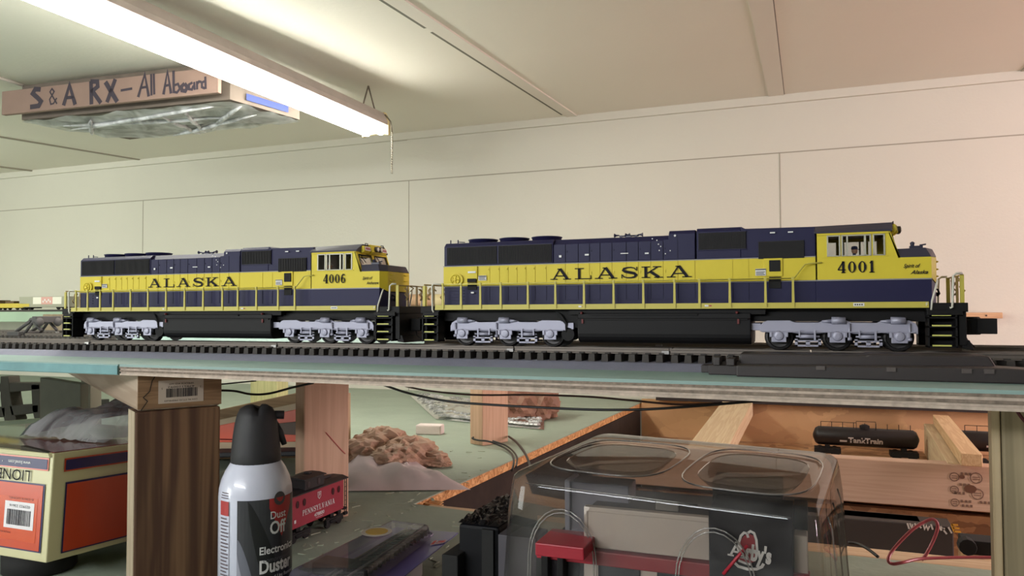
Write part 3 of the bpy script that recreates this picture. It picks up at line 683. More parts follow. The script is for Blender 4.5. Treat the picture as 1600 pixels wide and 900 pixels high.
def truck(t, cx, flip):
    e = bpy.data.objects.new('truck', None); COL.objects.link(e); e.parent = t; e.location = (cx, 0, 0); e.empty_display_size = .01
    if flip < 0: e.scale = (-1, 1, 1)
    # the frame outline from left to right, as seen from the near side
    top = [(-.0592, .0155), (-.0592, .0205), (-.0565, .0235), (-.0535, .0247), (-.0360, .0249), (-.0315, .0232), (-.0140, .0232), (-.0100, .0250), (.0065, .0252), (.0105, .0232), (.0290, .0230), (.0330, .0250), (.0520, .0250), (.0565, .0225), (.0580, .0190), (.0580, .0140)]
    bot = [(.0530, .0150), (.0500, .0150), (.0500, .0105), (.0405, .0105), (.0405, .0140), (.0320, .0150), (.0260, .0140), (.0130, .0140), (.0060, .0150), (.0055, .0105), (-.0055, .0105), (-.0060, .0150), (-.0160, .0140), (-.0290, .0140), (-.0380, .0150), (-.0385, .0105), (-.0500, .0105), (-.0505, .0145), (-.0560, .0150)]
    for s in (-1, 1):
        b = MB(); y0, y1 = (-.0262, -.0232) if s < 0 else (.0232, .0262)
        T = sorted(top); Bq = sorted(bot)
        # filled outline as a strip of quads between upper and lower edges
        xs = sorted(set([p[0] for p in top] + [p[0] for p in bot])); 
        b.prism(top + bot, 'y', y0, y1)
        yo = -.0282 if s < 0 else .0262
        b.box(-.0575, .056, min(y0, yo), max(y1, yo + .002), .0150, .0160)
        b.build('side_frame', SILV, e, bevel=.0004)
        for x in (-.0445, 0, .0448):
            j = MB(); ya = s * .0262; j.lathe([(.0042, 0), (.0042, s * .0014), (.0036, s * .0022), (.0036, s * .003), (.0018, s * .0034)], (x, ya, .0122), 'y', 16)
            j.box(x - .0058, x + .0058, min(ya, ya + s * .0016), max(ya, ya + s * .0016), .0070, .0158)
            j.box(x - .0072, x - .005, min(ya, ya + s * .0026), max(ya, ya + s * .0026), .0112, .0152); j.box(x + .005, x + .0072, min(ya, ya + s * .0026), max(ya, ya + s * .0026), .0112, .0152)
            j.build('journal_box', SILV, e, bevel=.0003)
        for x in (-.0222, .0225):
            j = MB(); ya = s * .0268; g = (min(ya, ya + s * .002), max(ya, ya + s * .002))
            j.box(x - .0100, x + .0100, g[0], g[1], .0036, .0050); j.box(x - .0100, x - .0078, g[0], g[1], .0036, .0098); j.box(x + .0078, x + .0100, g[0], g[1], .0036, .0098); j.box(x - .0016, x + .0016, g[0], g[1], .0045, .0082)
            j.box(x - .0100, x + .0100, g[0], g[1], .0075, .0088)
            j.tube([(x - .0062, ya, .0118), (x + .0062, ya, .0118)], .0017, 8); j.tube([(x - .009, ya, .0118), (x + .009, ya, .0118)], .0008, 6)
            j.box(x + .0045, x + .006, g[0], g[1], .0085, .0168); j.box(x - .007, x - .0058, g[0], g[1], .0110, .0168)
            j.build('brake_rigging', SILV, e)
        for x in (.0010, .0440):
            j = MB(); ya = s * .0272
            j.tube([(x - .0052, ya, .0248), (x + .0052, ya, .0248)], .0029, 12); j.tube([(x - .0125, ya, .0242), (x - .005, ya, .0242)], [.0007, .0018], 8)
            j.tube([(x + .0080, ya, .0095), (x + .0080, ya, .0225)], .0009, 6); j.tube([(x + .0065, ya, .0100), (x + .0095, ya, .0100)], .0014, 6)
            j.build('brake_cylinder', SILV, e)
        j = MB(); j.box(-.0665, -.0585, s * .024 - .002, s * .024 + .002, .0165, .0225); j.build('end_bracket', SILV, e, bevel=.0003)
    for x in (-.0445, 0, .0448):
        b = MB(); b.smooth = False
        for s in (-1, 1): b.lathe([(.0118, s * .0142), (.0118, s * .0150), (.0110, s * .0156), (.0108, s * .0192), (.0092, s * .0196), (.0086, s * .0178), (.0040, s * .0172), (.0030, s * .022)], (x, 0, .0112), 'y', 28)
        b.lathe([(.0022, -.015), (.0022, .015)], (x, 0, .0112), 'y', 10)
        b.build('wheelset', WHEEL, e)
    b = MB(); b.box(-.055, .055, -.013, .013, .008, .022); b.build('motor_block', BLKM, e)

def ends(t):
    """platforms, steps, couplers and end railings"""
    YS = mat('step_yellow', (205, 205, 110), .5)
    for name, xa, xb, dr in (('rear', -.0205, .0, -1), ('front', .4180, .4460, 1)):
        b = MB(); b.box(xa, xb, -.032, .032, .0315, .0385); b.box(xa + (.004 if dr < 0 else 0), xb - (.004 if dr > 0 else 0), -.034, .034, .0290, .0330)
        b.build('end_platform', BLK, t, bevel=.0004)
        sx0, sx1 = (-.0185, -.0010) if dr < 0 else (.4185, .4385)
        for s in (-1, 1):
            b = MB(); y = s * .033; q = lambda a, c: (min(a, c), max(a, c))
            ya, yb = q(y, s * .018)
            b.box(sx0, sx0 + .0012, ya, yb, .0040, .0300); b.box(sx1 - .0012, sx1, ya, yb, .0040, .0300); b.box(sx0, sx1, *q(s * .018, s * .0192), .0040, .0300)
            for z in (.0052, .0130, .0205, .0275): b.box(sx0, sx1, ya, yb, z - .0009, z)
            sw = b.build('step_well', BLK, t)
            for z in (.0052, .0130, .0205, .0285):
                k_ = .0018 if z > .01 else 0
                c = MB(); c.box(sx0 + .003, sx1 - .0042, *q(y + s * .0006, y - s * .001), z, z + .0011); c.build('tread_edge', YS, sw)
        # pilot and plow
        px_ = xa if dr < 0 else xb
        b = MB(); b.box(*sorted((px_ - dr * .006, px_ - dr * .001)), -.030, .030, .006, .032)
        if dr > 0: b.prism([(px_ - .004, .010), (px_ - .004, .0035), (px_ + .004, .0025), (px_ + .001, .010)], 'y', -.029, .029)
        b.build('pilot', BLK, t, bevel=.0004)
        # coupler
        b = MB(); c = px_
        b.box(*sorted((c - dr * .004, c + dr * .006)), -.007, .007, .0135, .0255)
        b.lathe([(.0058, -.0065), (.0062, -.004), (.0062, .006), (.0050, .0075)], (c + dr * .008, 0, .0200), 'z', 12)
        b.box(*sorted((c + dr * .010, c + dr * .0235)), -.0085, .0085, .0142, .0262)
        b.tube([(c + dr * .002, -.002, .014), (c + dr * .004, -.003, .009), (c + dr * .009, -.003, .0035)], .0007, 5)
        b.build('coupler', BLKM, t, bevel=.0006)
        if dr < 0 : b = None
        # end rails
        WR_ = mat('white_grab_rail', (205, 203, 190), .45)
        for s in (-1, 1):
            r = MB(); y = s * .0325
            if dr > 0:
                r.tube([(.4212, s * .0325, .0330), (.4218, s * .0325, .0400), (.4252, s * .031, .0520), (.4262, s * .0300, .0560)], .0008, 6); r.build('grab_rail', WR_, t); r = MB()
                r.tube([(.4335, s * .034, .0345), (.4352, s * .034, .0350), (.4362, s * .034, .0590), (.4385, s * .0338, .0608), (.4425, s * .033, .0608)], .0009, 6)
            else: r.tube([(-.0050, s * .034, .0325), (-.0065, s * .034, .0350), (-.0070, s * .034, .0580), (-.0055, s * .0338, .0602), (.0047, s * .0338, .0592)], .0009, 6)
            r.build('grab_rail', WR_, t)
        for y in (-.030, -.010, .010, .030):
            p = MB(); x = (.4425 if dr > 0 else -.0175); ww = .0014 if abs(y) > .02 else .0009
            p.box(x - ww, x + ww, y - .0007, y + .0007, .0385, .0600 if dr > 0 else .0585)
            p.build('end_post', YELT if abs(y) > .02 else GOLD, t)
        p = MB(); x = (.4425 if dr > 0 else -.0175); p.tube([(x, -.030, .0595), (x, .030, .0595)], .0007, 5); p.build('end_handrail', GOLD, t)
        h = MB()
        for y in (-.017, -.014, .014, .017):
            h.tube([(x, y, .0570), (x + dr * .003, y + .001, .0540), (x + dr * .001, y, .0510), (x + dr * .004, y - .001, .0480), (x + dr * .002, y, .045)], .0006, 5)
        h.tube([(x - .001, -.006, .0600), (x + dr * .004, -.004, .0570), (x - .001, -.002, .054)], .0006, 5)
        h.build('air_hose', GOLD, t)

def cab(t, num, title, fc):
    CW = .0306
    NAVR = mat('roof_navy', (52, 50, 66), .45)
    b = MB(); b.box(.3395, .4222, -CW, CW, HD, BELT - .0006)
    b.hexa([(.4222, -CW, .030), (.4262, -.022, .030), (.4262, .022, .030), (.4222, CW, .030), (.4222, -CW, BELT - .0006), (.4262, -.022, BELT - .0046), (.4262, .022, BELT - .0046), (.4222, CW, BELT - .0006)])
    b.build('cab_lower', NAVY, t, bevel=.0003)
    b = MB(); b.box(.3395, .4223, -CW - .0004, CW + .0004, BELT - .0010, BELT); b.build('silver_stripe', GREY, t)
    # side walls with window openings
    wins = [(.3486, .3573), (.3594, .3797), (.3822, .3896)]; z0, z1 = .0768, .0926
    for s in (-1, 1):
        b = MB(); ya, yb = sorted((s * CW, s * (CW - .0015)))
        b.prism([(.3395, BELT), (.4222, BELT), (.4222, .0742), (.4008, .0742), (.4000, z0), (.3395, z0)], 'y', ya, yb)
        b.prism([(.3395, z1), (.3942, z1), (.3936, .0955), (.3395, .0958)], 'y', ya, yb)
        b.box(.3395, wins[0][0], ya, yb, z0, z1); b.box(wins[0][1], wins[1][0], ya, yb, z0, z1); b.box(wins[1][1], wins[2][0], ya, yb, z0, z1)
        b.prism([(wins[2][1], z0), (.4000, z0), (.3942, z1), (wins[2][1], z1)], 'y', ya, yb)
        b.box(.3435, .3920, *sorted((s * CW, s * (CW + .0006))), z0 - .0014, z0 - .0005); b.box(.3405, .3935, *sorted((s * CW, s * (CW + .0010))), .0936, .0944)
        b.build('cab_side', YEL, t)
        for i, (x0, x1) in enumerate(wins):
            f = MB(); yy = sorted((s * (CW + .0006), s * (CW - .0008))); e = .0007
            f.box(x0 - e, x1 + e, *yy, z0 - e, z0 + .0002); f.box(x0 - e, x1 + e, *yy, z1 - .0002, z1 + e); f.box(x0 - e, x0 + e * .6, *yy, z0, z1); f.box(x1 - e * .6, x1 + e, *yy, z0, z1)
            if i == 1: f.box(x0 + .0030, x0 + .0042, *yy, z0, z1); f.box(x1 - .0045, x1 - .0030, *yy, z0, z1)
            w_ = f.build('window_frame', mat('window_frame_silver', (178, 176, 160), .4, .2), t)
            g = MB(); g.add([(x0, s * (CW - .0006), z0), (x1, s * (CW - .0006), z0), (x1, s * (CW - .0006), z1), (x0, s * (CW - .0006), z1)], [(0, 1, 2, 3)]); g.build('pane', GLASS, w_)
    b = MB(); b.box(.3395, .3405, -CW, CW, BELT, .0955); b.box(.341, .3935, -CW + .0016, CW - .0016, .0585, .0600); b.build('cab_bulkhead', mat('cab_interior', (96, 92, 86), .8), t)
    # roof
    b = MB(); pr = [(-.0312, .0952), (-.0308, .0968), (-.0215, .1020), (.0215, .1020), (.0308, .0968), (.0312, .0952)]
    vs = [(.3385, y, z) for y, z in pr] + [(.3955 - (.0 if z < .1 else -.0012), y, z + (.0010 if z > .1 else 0)) for y, z in pr]; n = 6
    b.add(vs, [tuple(range(n))[::-1], tuple(range(n, 2 * n))] + [(i, (i + 1) % n, n + (i + 1) % n, n + i) for i in range(n)])
    b.build('cab_roof', NAVR, t, bevel=.0003)
    # windshield wall (slanted), with openings
    sl = Vector((.4008 - .3940, 0, .0742 - .0952)); o = Vector((.3940, 0, .0952)); Ls = sl.length
    f = Fr(o, (0, 1, 0), -sl)  # right = +y, up = up the slope
    wf = MB()
    H = Ls
    def R2(y0, y1, a0, a1, th=.0014, mb=None):
        m_ = mb or wf
        p = [f(y, -a, l) for l in (0, -th) for (y, a) in ((y0, a0), (y1, a0), (y1, a1), (y0, a1))]
        m_.hexa([p[0], p[1], p[2], p[3], p[4], p[5], p[6], p[7]])
    R2(-CW, CW, 0, .0030); R2(-CW, -CW + .0030, .003, H); R2(CW - .003, CW, .003, H); R2(-.0028, .0028, .003, H); R2(-CW, CW, H - .0008, H)
    wf.build('windshield_wall', YEL, t)
    for s in (-1, 1):
        y0, y1 = sorted((s * .0030, s * (CW - .0032)))
        fm = MB(); 
        for q in ((y0, y1, .0030, .0036), (y0, y1, H - .0014, H - .0008), (y0, y0 + .0007, .003, H - .001), (y1 - .0007, y1, .003, H - .001)): R2(*q, th=-.0006, mb=fm)
        fm.tube([f(y0 + .002, -.0032, .001), f(y0 + .009, -.012, .001)], .0004, 4)
        fo = fm.build('windshield_frame', BLK, t)
        g = MB(); g.add([f(y0, -.003, -.0005), f(y1, -.003, -.0005), f(y1, -H, -.0005), f(y0, -H, -.0005)], [(0, 1, 2, 3)]); g.build('pane', GLASS, fo)
    # nose
    b = MB()
    b.box(.4002, .4218, -CW + .0018, CW - .0018, BELT + .0002, .0738)
    b.hexa([(.4222, -CW, BELT), (.4268, -.0215, BELT - .004), (.4268, .0215, BELT - .004), (.4222, CW, BELT), (.4222, -CW, .0742), (.4268, -.0215, .0742), (.4268, .0215, .0742), (.4222, CW, .0742)])
    b.build('nose', YEL, t, bevel=.0004)
    b = MB()
    b.hexa([(.4008, -CW, .0743), (.4224, -CW, .0743), (.4224, CW, .0743), (.4008, CW, .0743), (.3990, -CW + .003, .0812), (.4190, -CW + .003, .0816), (.4190, CW - .003, .0816), (.3990, CW - .003, .0812)])
    b.hexa([(.4222, -CW, .0743), (.4270, -.0215, .0743), (.4270, .0215, .0743), (.4222, CW, .0743), (.4188, -CW + .003, .0816), (.4245, -.0190, .0808), (.4245, .0190, .0808), (.4188, CW - .003, .0816)])
    b.build('nose_top', NAVR, t, bevel=.0005)
    b = MB(); b.box(.4085, .4175, -.024, -.019, .0815, .0835); b.lathe([(.0012, 0), (.0018, .003), (.0006, .004)], (.4105, -.0215, .0830), 'z', 8); b.tube([(.4155, -.0215, .084), (.4200, -.0215, .0846)], .0006, 5); b.build('nose_bell', mat('bell_navy', (40, 40, 62), .4), t)
    # headlight and number boards
    b = MB()
    b.prism([(.3935, .0935), (.3975, .0932), (.4018, .0955), (.4010, .1015), (.3985, .1034), (.3935, .1030)], 'y', -.0105, .0105)
    for s in (-1, 1): b.prism([(.3935, .0940), (.3975, .0940), (.3998, .0965), (.3985, .1012), (.3935, .1012)], 'y', *sorted((s * .0105, s * .0225)))
    b.build('headlight_housing', YEL, t, bevel=.0004)
    for y in (-.0035, .0035):
        l = MB(); l.lathe([(.0030, 0), (.0030, .0030), (.0024, .0032)], (.4012, y, .0985), 'x', 14); h = l.build('headlight', mat('headlight_rim', (70, 66, 60), .4, .5), t)
        l = MB(); l.lathe([(.0023, 0), (.0010, .0008)], (.4045, y, .0985), 'x', 12); l.build('lens', mat('lens', (235, 232, 215), .1), h)
    for s in (-1, 1):
        y0, y1 = sorted((s * .0112, s * .0218)); n_ = MB(); n_.use(WHT)
        g = Fr((.40015, y0, .0964), (0, 1, 0), (-.2, 0, 1)); n_.rect(0, 0, .0106, .0042, g, 0); n_.use(RED); text(n_, num, .0010, .0008, .0026, g, .0002, width=.0086, bold=.02)
        n_.build('number_board', None, t, recalc=False)
    b = MB()
    for s in (-1, 1):
        b.tube([(.3975, s * .013, .1012), (.3975, s * .013, .1040), (.3975, s * .018, .1040), (.3975, s * .018, .1012)], .0004, 4)
    b.build('roof_grab_iron', BLK, t)
    for z in (.0715, .0655, .0600):
        b = MB(); b.tube([(.4262, -.018, z), (.4285, -.018, z - .0006), (.4285, -.011, z - .0006), (.4262, -.011, z)], .0005, 5); b.build('nose_grab_iron', YEL, t); b = MB(); b.tube([(.4262, .018, z), (.4285, .018, z - .0006), (.4285, .011, z - .0006), (.4262, .011, z)], .0005, 5); b.build('nose_grab_iron', YEL, t)
    b = MB(); b.tube([(.4262, -.012, .050), (.429, -.012, .049), (.4300, -.0115, .046), (.4285, -.011, .044)], .0008, 6); b.lathe([(.0016, 0), (.0016, .002)], (.4280, -.011, .0455), 'y', 10); b.build('uncoupling_hook', BLK, t)
    # writing
    b = MB(); slabtext(b, num, .3556, .0628, .0094, .0268, fc, .0004, gap=.26, bold=.95); lab(b.build('cab_number', INK, t, recalc=False), 'dark serif number %s on the cab side' % num)
    b = MB(); text(b, 'Spirit of', .4028, .0660, .0029, fc, .0004, width=.0118, bold=.02, shear=.45); text(b, title, .4075, .0610, .0029, fc, .0004, width=.0122 if title == 'Alaska' else .0142, bold=.02, shear=.45)
    lab(b.build('name_script', INK, t, recalc=False), 'dark slanted script Spirit of %s by the nose' % title)

loco(-.8208, '4006', 'Anchorage', 'blue and yellow diesel locomotive numbered 4006, the farther one on the left')
loco(-.3308, '4001', 'Alaska', 'blue and yellow diesel locomotive numbered 4001, the nearer one on the right')

# crew in the cabs: small seated figures, one skin each
def crew(loc, shirt, label):
    me = bpy.data.meshes.new('figurine')
    P = [(0, 0, 0), (0, 0, .006), (0, 0, .0115), (0, 0, .0135), (.0003, 0, .0165), (0, 0, .0185),
         (0, -.0038, .0108), (.0015, -.0050, .0068), (.0045, -.0040, .0062), (0, .0038, .0108), (.0015, .0050, .0068), (.0045, .0040, .0062),
         (.003, -.002, -.0005), (.008, -.0022, 0), (.0085, -.0022, -.007), (.003, .002, -.0005), (.008, .0022, 0), (.0085, .0022, -.007)]
    E = [(0, 1), (1, 2), (2, 3), (3, 4), (4, 5), (2, 6), (6, 7), (7, 8), (2, 9), (9, 10), (10, 11), (0, 12), (12, 13), (13, 14), (0, 15), (15, 16), (16, 17)]
    Rr = [.0028, .0029, .0026, .0010, .0022, .0017, .0012, .0010, .0008, .0012, .0010, .0008, .0016, .0014, .0010, .0016, .0014, .0010]
    me.from_pydata(P, E, []); me.materials.append(mat('cloth_' + label[:4], shirt, .8)); me.materials.append(mat('skin', (205, 150, 120), .6))
    o = bpy.data.objects.new('figurine', me); COL.objects.link(o); o.location = loc
    s = o.modifiers.new('skin', 'SKIN'); d = o.modifiers.new('sub', 'SUBSURF'); d.levels = 1; d.render_levels = 1
    for i, q in enumerate(me.skin_vertices[0].data): q.radius = (Rr[i], Rr[i]); q.use_root = (i == 0)
    tag(o, label, 'figurine')
    h = MB(); h.smooth = True; h.lathe([(.0004, -.0030), (.0019, -.0022), (.0024, 0), (.0019, .0020), (.0006, .0030)], (.0003, 0, .0168), 'z', 12); h.add([(.0028, -.0003, .0168), (.0028, .0003, .0168), (.0033, 0, .0162), (.0026, 0, .0172)], [(0, 1, 2), (0, 1, 3)]); h.build('head', MATS['skin'], o)
    h = MB(); h.smooth = True; h.lathe([(.0024, 0), (.0026, .0012), (.0020, .0026), (.0004, .0030)], (.0002, 0, .0176), 'z', 12); h.box(.001, .0042, -.0016, .0016, .0176, .0180); h.build('cap', mat('cap_' + label[:4], tuple(int(c * .7) for c in shirt), .8), o)
    return o
crew((-.3308 + .3690, .690 - .014, -.0328 + .0650), (48, 62, 110), 'blue capped crew figure seated behind the middle side window of 4001')
crew((-.8208 + .3525, .690 - .016, -.0328 + .0650), (215, 205, 205), 'white shirted crew figure at the rear side window of 4006')

# ------------------------------------------------------------------ far left: ledge, distant train, bumper
FG = mat('far_mint_board', (150, 172, 150), .7, var=.06, scale=10)
p = aty(103, 490, 2.05)
b = MB(); zt2 = aty(50, 487, 2.05).z; zb2 = aty(50, 503, 2.05).z
b.box(-4.6, p.x, 2.05, YW, zb2, zt2); tag(b.build('ledge_board', FG, bevel=.002), 'mint painted ledge along the back wall at far left, carrying the distant train', 'shelf')
b = MB(); b.box(-4.4, p.x - .02, 2.11, 2.19, zt2, zt2 + .008); tag(b.build('track_strip', TIE), 'dark track strip on the mint ledge at far left', 'model track')
FY = mat('flatcar_yellow', (196, 176, 70), .6)
def fx_(u, y=2.13): return aty(u, 480, y).x
t = thing('flatcar', 'yellow flatcar carrying crates on the far ledge at the left edge', 'railcar', (fx_(18) - .03, 2.15, zt2 + .008))
b = MB(); b.box(-.085, .11, -.03, .03, .008, .026); b.build('car_body', FY, t, bevel=.001)
b = MB(); b.box(-.08, -.04, -.025, .025, .026, .040); b.box(.0, .05, -.025, .025, .026, .036); b.build('load', mat('load_brown', (92, 74, 50), .8), t)
for x in (-.05, .08):
    b = MB()
    for s in (-1, 1): b.lathe([(.008, -.003), (.008, .003)], (x + s * .015, -.02, .008), 'y', 12); b.lathe([(.008, -.003), (.008, .003)], (x + s * .015, .02, .008), 'y', 12)
    b.box(x - .025, x + .025, -.023, .023, .006, .012); b.build('wheel_truck', BLKM, t)
t = thing('boxcar', 'grey freight car with white and pink side panels on the far ledge', 'railcar', (fx_(65), 2.15, zt2 + .008))
b = MB(); b.box(-.115, .155, -.03, .03, .010, .052); b.build('car_body', mat('far_grey', (158, 158, 140), .7), t, bevel=.001)
b = MB(); fr = Fr((0, -.0305, 0), (1, 0, 0), (0, 0, 1)); b.use(mat('far_white', (225, 222, 208), .7)).rect(-.035, .022, .155 - .03, .050, fr, .0004); b.use(mat('far_pink', (208, 160, 150), .7)).rect(.012, .021, .075, .0505, fr, .0008)
b.use(FY).rect(-.113, .012, -.055, .024, fr, .0006); b.use(WHT)
for i, (x, z) in enumerate(((.020, .028), (.030, .034), (.040, .028), (.050, .034), (.060, .028))): b.rect(x, z, x + .006, z + .008, fr, .0011)
b.build('side_panel', None, t, recalc=False)
for x in (-.08, .11):
    b = MB()
    for s in (-1, 1): b.lathe([(.008, -.003), (.008, .003)], (x + s * .015, -.02, .008), 'y', 12)
    b.box(x - .025, x + .025, -.023, .023, .006, .012); b.build('wheel_truck', BLKM, t)
# objects between the two engines, far behind on the ledger
t = thing('tank_car', 'cream and orange tank car far behind, seen between the two engines', 'railcar', (aty(662, 462, 2.34).x, 2.34, aty(650, 488.5, 2.3).z))
b = MB(); b.smooth = True; b.lathe([(.004, -.112), (.022, -.105), (.022, .105), (.004, .112)], (0, 0, .042), 'x', 18); b.build('tank', mat('tank_cream', (214, 200, 150), .5), t)
b = MB(); b.smooth = True; b.lathe([(.0224, -.080), (.0224, .04)], (0, 0, .0425), 'x', 18); b.build('orange_band', mat('band_orange', (196, 158, 122), .5), t)
b = MB(); b.box(-.11, .11, -.018, .018, .012, .020)
for x in (-.075, .075):
    for s in (-1, 1): b.lathe([(.008, -.014), (.008, .014)], (x + s * .013, 0, .008), 'y', 10)
b.build('underframe', BLKM, t)
# siding with bumper
ty = 1.04
t = track(-1.75, -1.22, ty, -.050, 'short siding behind the rear engine, ending under a dark bumper')
t = thing('track_bumper', 'dark grey track bumper with sloping braces, left of the rear engine', 'track bumper', (0, 0, 0))
DG = mat('bumper_grey', (74, 70, 70), .6)
def bp(u, v): return aty(u, v, ty)
for dy in (-.016, .016):
    D_ = Vector((0, dy, 0))
    for a0, a1, r_ in (((33, 521), (62, 500), .0034), ((50, 522), (64, 502), .0030), ((63, 501), (77, 516), .0030), ((60, 500), (74, 498), .0044)):
        b = MB(); b.tube([bp(*a0) + D_, bp(*a1) + D_], r_, 5); b.build('brace', DG, t)
    c1 = bp(76, 503) + D_ * 1.2; b = MB(); b.smooth = True; b.lathe([(.007, -.004), (.009, 0), (.007, .004)], c1, 'x', 16); b.build('buffer_pad', DG, t)
c1 = bp(73, 499); b = MB(); b.box(c1.x - .006, c1.x + .006, ty - .026, ty + .026, c1.z - .006, c1.z + .006); b.build('buffer_beam', DG, t, bevel=.001)
e0 = bp(38, 520); b = MB(); b.box(e0.x - .016, e0.x + .016, ty - .024, ty + .024, -.0435, -.0350); b.build('foot', DG, t, bevel=.001)
t = track(-2.2, -1.55, 1.22, -.050, 'farther siding track at the left edge, behind the bumper')
b = MB(); q0 = aty(90, 515, 1.5); b.box(q0.x - .06, q0.x + .05, 1.5, 1.54, -.06, aty(90, 491, 1.5).z); tag(b.build('wood_block', wood('tan_block', (170, 152, 126), (140, 122, 96), 'z'), bevel=.002), 'tan upright wood block far left, behind the bumper', 'wood block')
b = MB(); q0 = aty(50, 500, 1.7); q1 = aty(88, 500, 1.7); b.box(q0.x, q1.x, 1.7, 1.74, -.08, aty(60, 496, 1.7).z); tag(b.build('green_box', mat('far_dark_green', (96, 100, 86), .8), bevel=.002), 'dull green low box at far left, under the mint ledge', 'box')

# ------------------------------------------------------------------ lower table
ZT = -.28
MINT = mat('lower_mint_paint', (150, 162, 146), .65, var=.08, scale=9, bump=.6, bscale=70)
OSBM = osb('strand_board', (142, 106, 76), (206, 166, 122), (176, 136, 98), 60)
OSBE = osb('strand_board_edge', (170, 120, 70), (230, 186, 130), (205, 150, 95), 240)
E0 = atz(655, 783, ZT); E1 = atz(1010, 622, ZT)
t = thing('lower_table', 'mint painted strand board table top under the shelf, with a raw golden edge', 'table')
b = MB(); b.prism([(-4.8, -.1), (1.7, -.1), (1.7, .945), (-.2, .955), (E0.x, .985), (E0.x, 1.0), (-.470, YW - .001), (-4.8, YW - .001)], 'z', ZT - .002, ZT); b.build('top_face', MINT, t)
b = MB(); b.prism([(-4.8, -.1), (1.7, -.1), (1.7, .944), (-.2, .954), (E0.x - .001, .984), (E0.x - .001, 1.0), (-.471, YW - .001), (-4.8, YW - .001)], 'z', ZT - .017, ZT - .002); b.build('raw_edge', OSBE, t)
# frayed strands at the corner
b = MB()
for i in range(14):
    p = Vector((E0.x - .002 + random.random() * .012, .986 + random.random() * .05, ZT - .012 + random.random() * .008)); a = random.random() * 1.2
    b.hexa([p, p + Vector((.02, -.004, -.002)), p + Vector((.021, .001, -.002)), p + Vector((0, .005, 0)), p + Vector((0, 0, .001)), p + Vector((.02, -.004, -.001)), p + Vector((.021, .001, -.001)), p + Vector((0, .005, .001))])
b.build('splinter', OSBE, t)
PL = wood('pale_lumber', (222, 196, 162), (196, 162, 128), 'x', .8)
PLZ = wood('pale_lumber_z', (222, 188, 160), (190, 150, 122), 'z', .6, streak=.3)
PLY_ = wood('pale_lumber_y', (222, 200, 166), (198, 168, 132), 'y', .8)
# front rail of the pit
b = MB(); b.box(-.52, 1.6, .966, 1.004, ZT - .095, ZT - .0035); b.build('apron_board', PL, t, bevel=.002)
# pit floor and back board
b = MB(); b.box(-.45, 1.7, 1.735, 2.295, -.395, -.377); tag(b.build('pit_floor_board', OSBM), 'golden strand board deck behind the cross beam, under the tank cars', 'board')
b = MB(); b.box(-.45, 1.7, 1.0, 2.36, -.66, -.64); tag(b.build('pit_board', OSBM), 'dim strand board floor deep in the pit below the beam', 'board')
b = MB(); b.box(-.4695, 1.75, 2.30, 2.318, -.64, -.268); tag(b.build('strand_panel', osb('golden_board', (186, 144, 104), (214, 172, 126), (200, 158, 114), 30)), 'golden strand board upright along the back of the pit', 'board')
b = MB(); b.box(-.42, 1.75, 2.27, 2.30, -.266, -.240); tag(b.build('shade_strip', mat('shade_strip', (44, 36, 34), .8)), 'trim strip along the top of the golden back board, its dark colour painted shade', 'strip')  # trim coloured nearly black for the shadow above the back board
b = MB(); b.box(-.45, 1.7, 1.79, 1.81, -.64, -.42); tag(b.build('riser_board', OSBM), 'strand board riser behind the low black block', 'board')
b = MB(); xa_, xb_ = E0.x - .003, -.473  # dark sheet added for the black void under the table edge
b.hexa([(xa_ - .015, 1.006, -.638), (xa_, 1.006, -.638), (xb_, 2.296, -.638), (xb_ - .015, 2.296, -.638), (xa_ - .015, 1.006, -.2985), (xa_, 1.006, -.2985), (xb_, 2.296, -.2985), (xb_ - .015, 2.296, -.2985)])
tag(b.build('pit_void_sheet', mat('pit_void_dark', (44, 34, 28), .85, var=.3, scale=30)), 'dark brown sheet added for the unlit void at the left side of the pit, under the golden table edge', 'board')
# cross beam
c0 = atz(1316, 715, -.300); 
bm_ = MB(); bm_.box(-.46, 1.6, 1.690, 1.728, -.388, -.3005)
cb = tag(bm_.build('cross_beam', wood('beam_lumber', (206, 176, 152), (180, 146, 122), 'x', .5, streak=.3), bevel=.002), 'pale lumber beam spanning the pit, with dark grade stamps near the right post', 'beam')
fr = Fr((0, 1.690, 0), (1, 0, 0), (0, 0, 1)); b = MB()
ST = mat('stamp_ink', (120, 92, 76), .8)
def bx(u, v): p = aty(u, v, 1.69); return (p.x, p.z)
for (u, v, r_) in ((1491, 745, .008), (1525, 747, .010), (1491, 765, .007), (1527, 772, .010), (1492, 785, .007)):
    c = bx(u, v); b.ribbon([(c[0] + r_ * math.cos(k * .524), c[1] + r_ * math.sin(k * .524)) for k in range(12)], .0018, fr, .0008, True)
    for k in range(2): b.rect(c[0] - r_ * .6, c[1] - .003 + k * .004, c[0] + r_ * .6, c[1] - .0015 + k * .004, fr, .0008)
for (u, v) in ((1510, 740), (1508, 757), (1510, 783), (1500, 770), (1540, 785), (1512, 790)):
    c = bx(u, v)
    for k in range(3): b.rect(c[0] - .010 + k * .007, c[1] - .003, c[0] - .006 + k * .007, c[1] + .002, fr, .0008)
b.build('grade_stamp', ST, cb, recalc=False)
b = MB(); c = bx(1516, 764); b.poly([(c[0] + .011 * math.cos(k * .5), c[1] + .008 * math.sin(k * .5)) for k in range(12)], fr, .0009); c = bx(1503, 745); b.poly([(c[0] + .005 * math.cos(k * .7), c[1] + .004 * math.sin(k * .7)) for k in range(9)], fr, .0009)
b.build('knot', mat('knot_brown', (104, 68, 48), .7), cb, recalc=False)
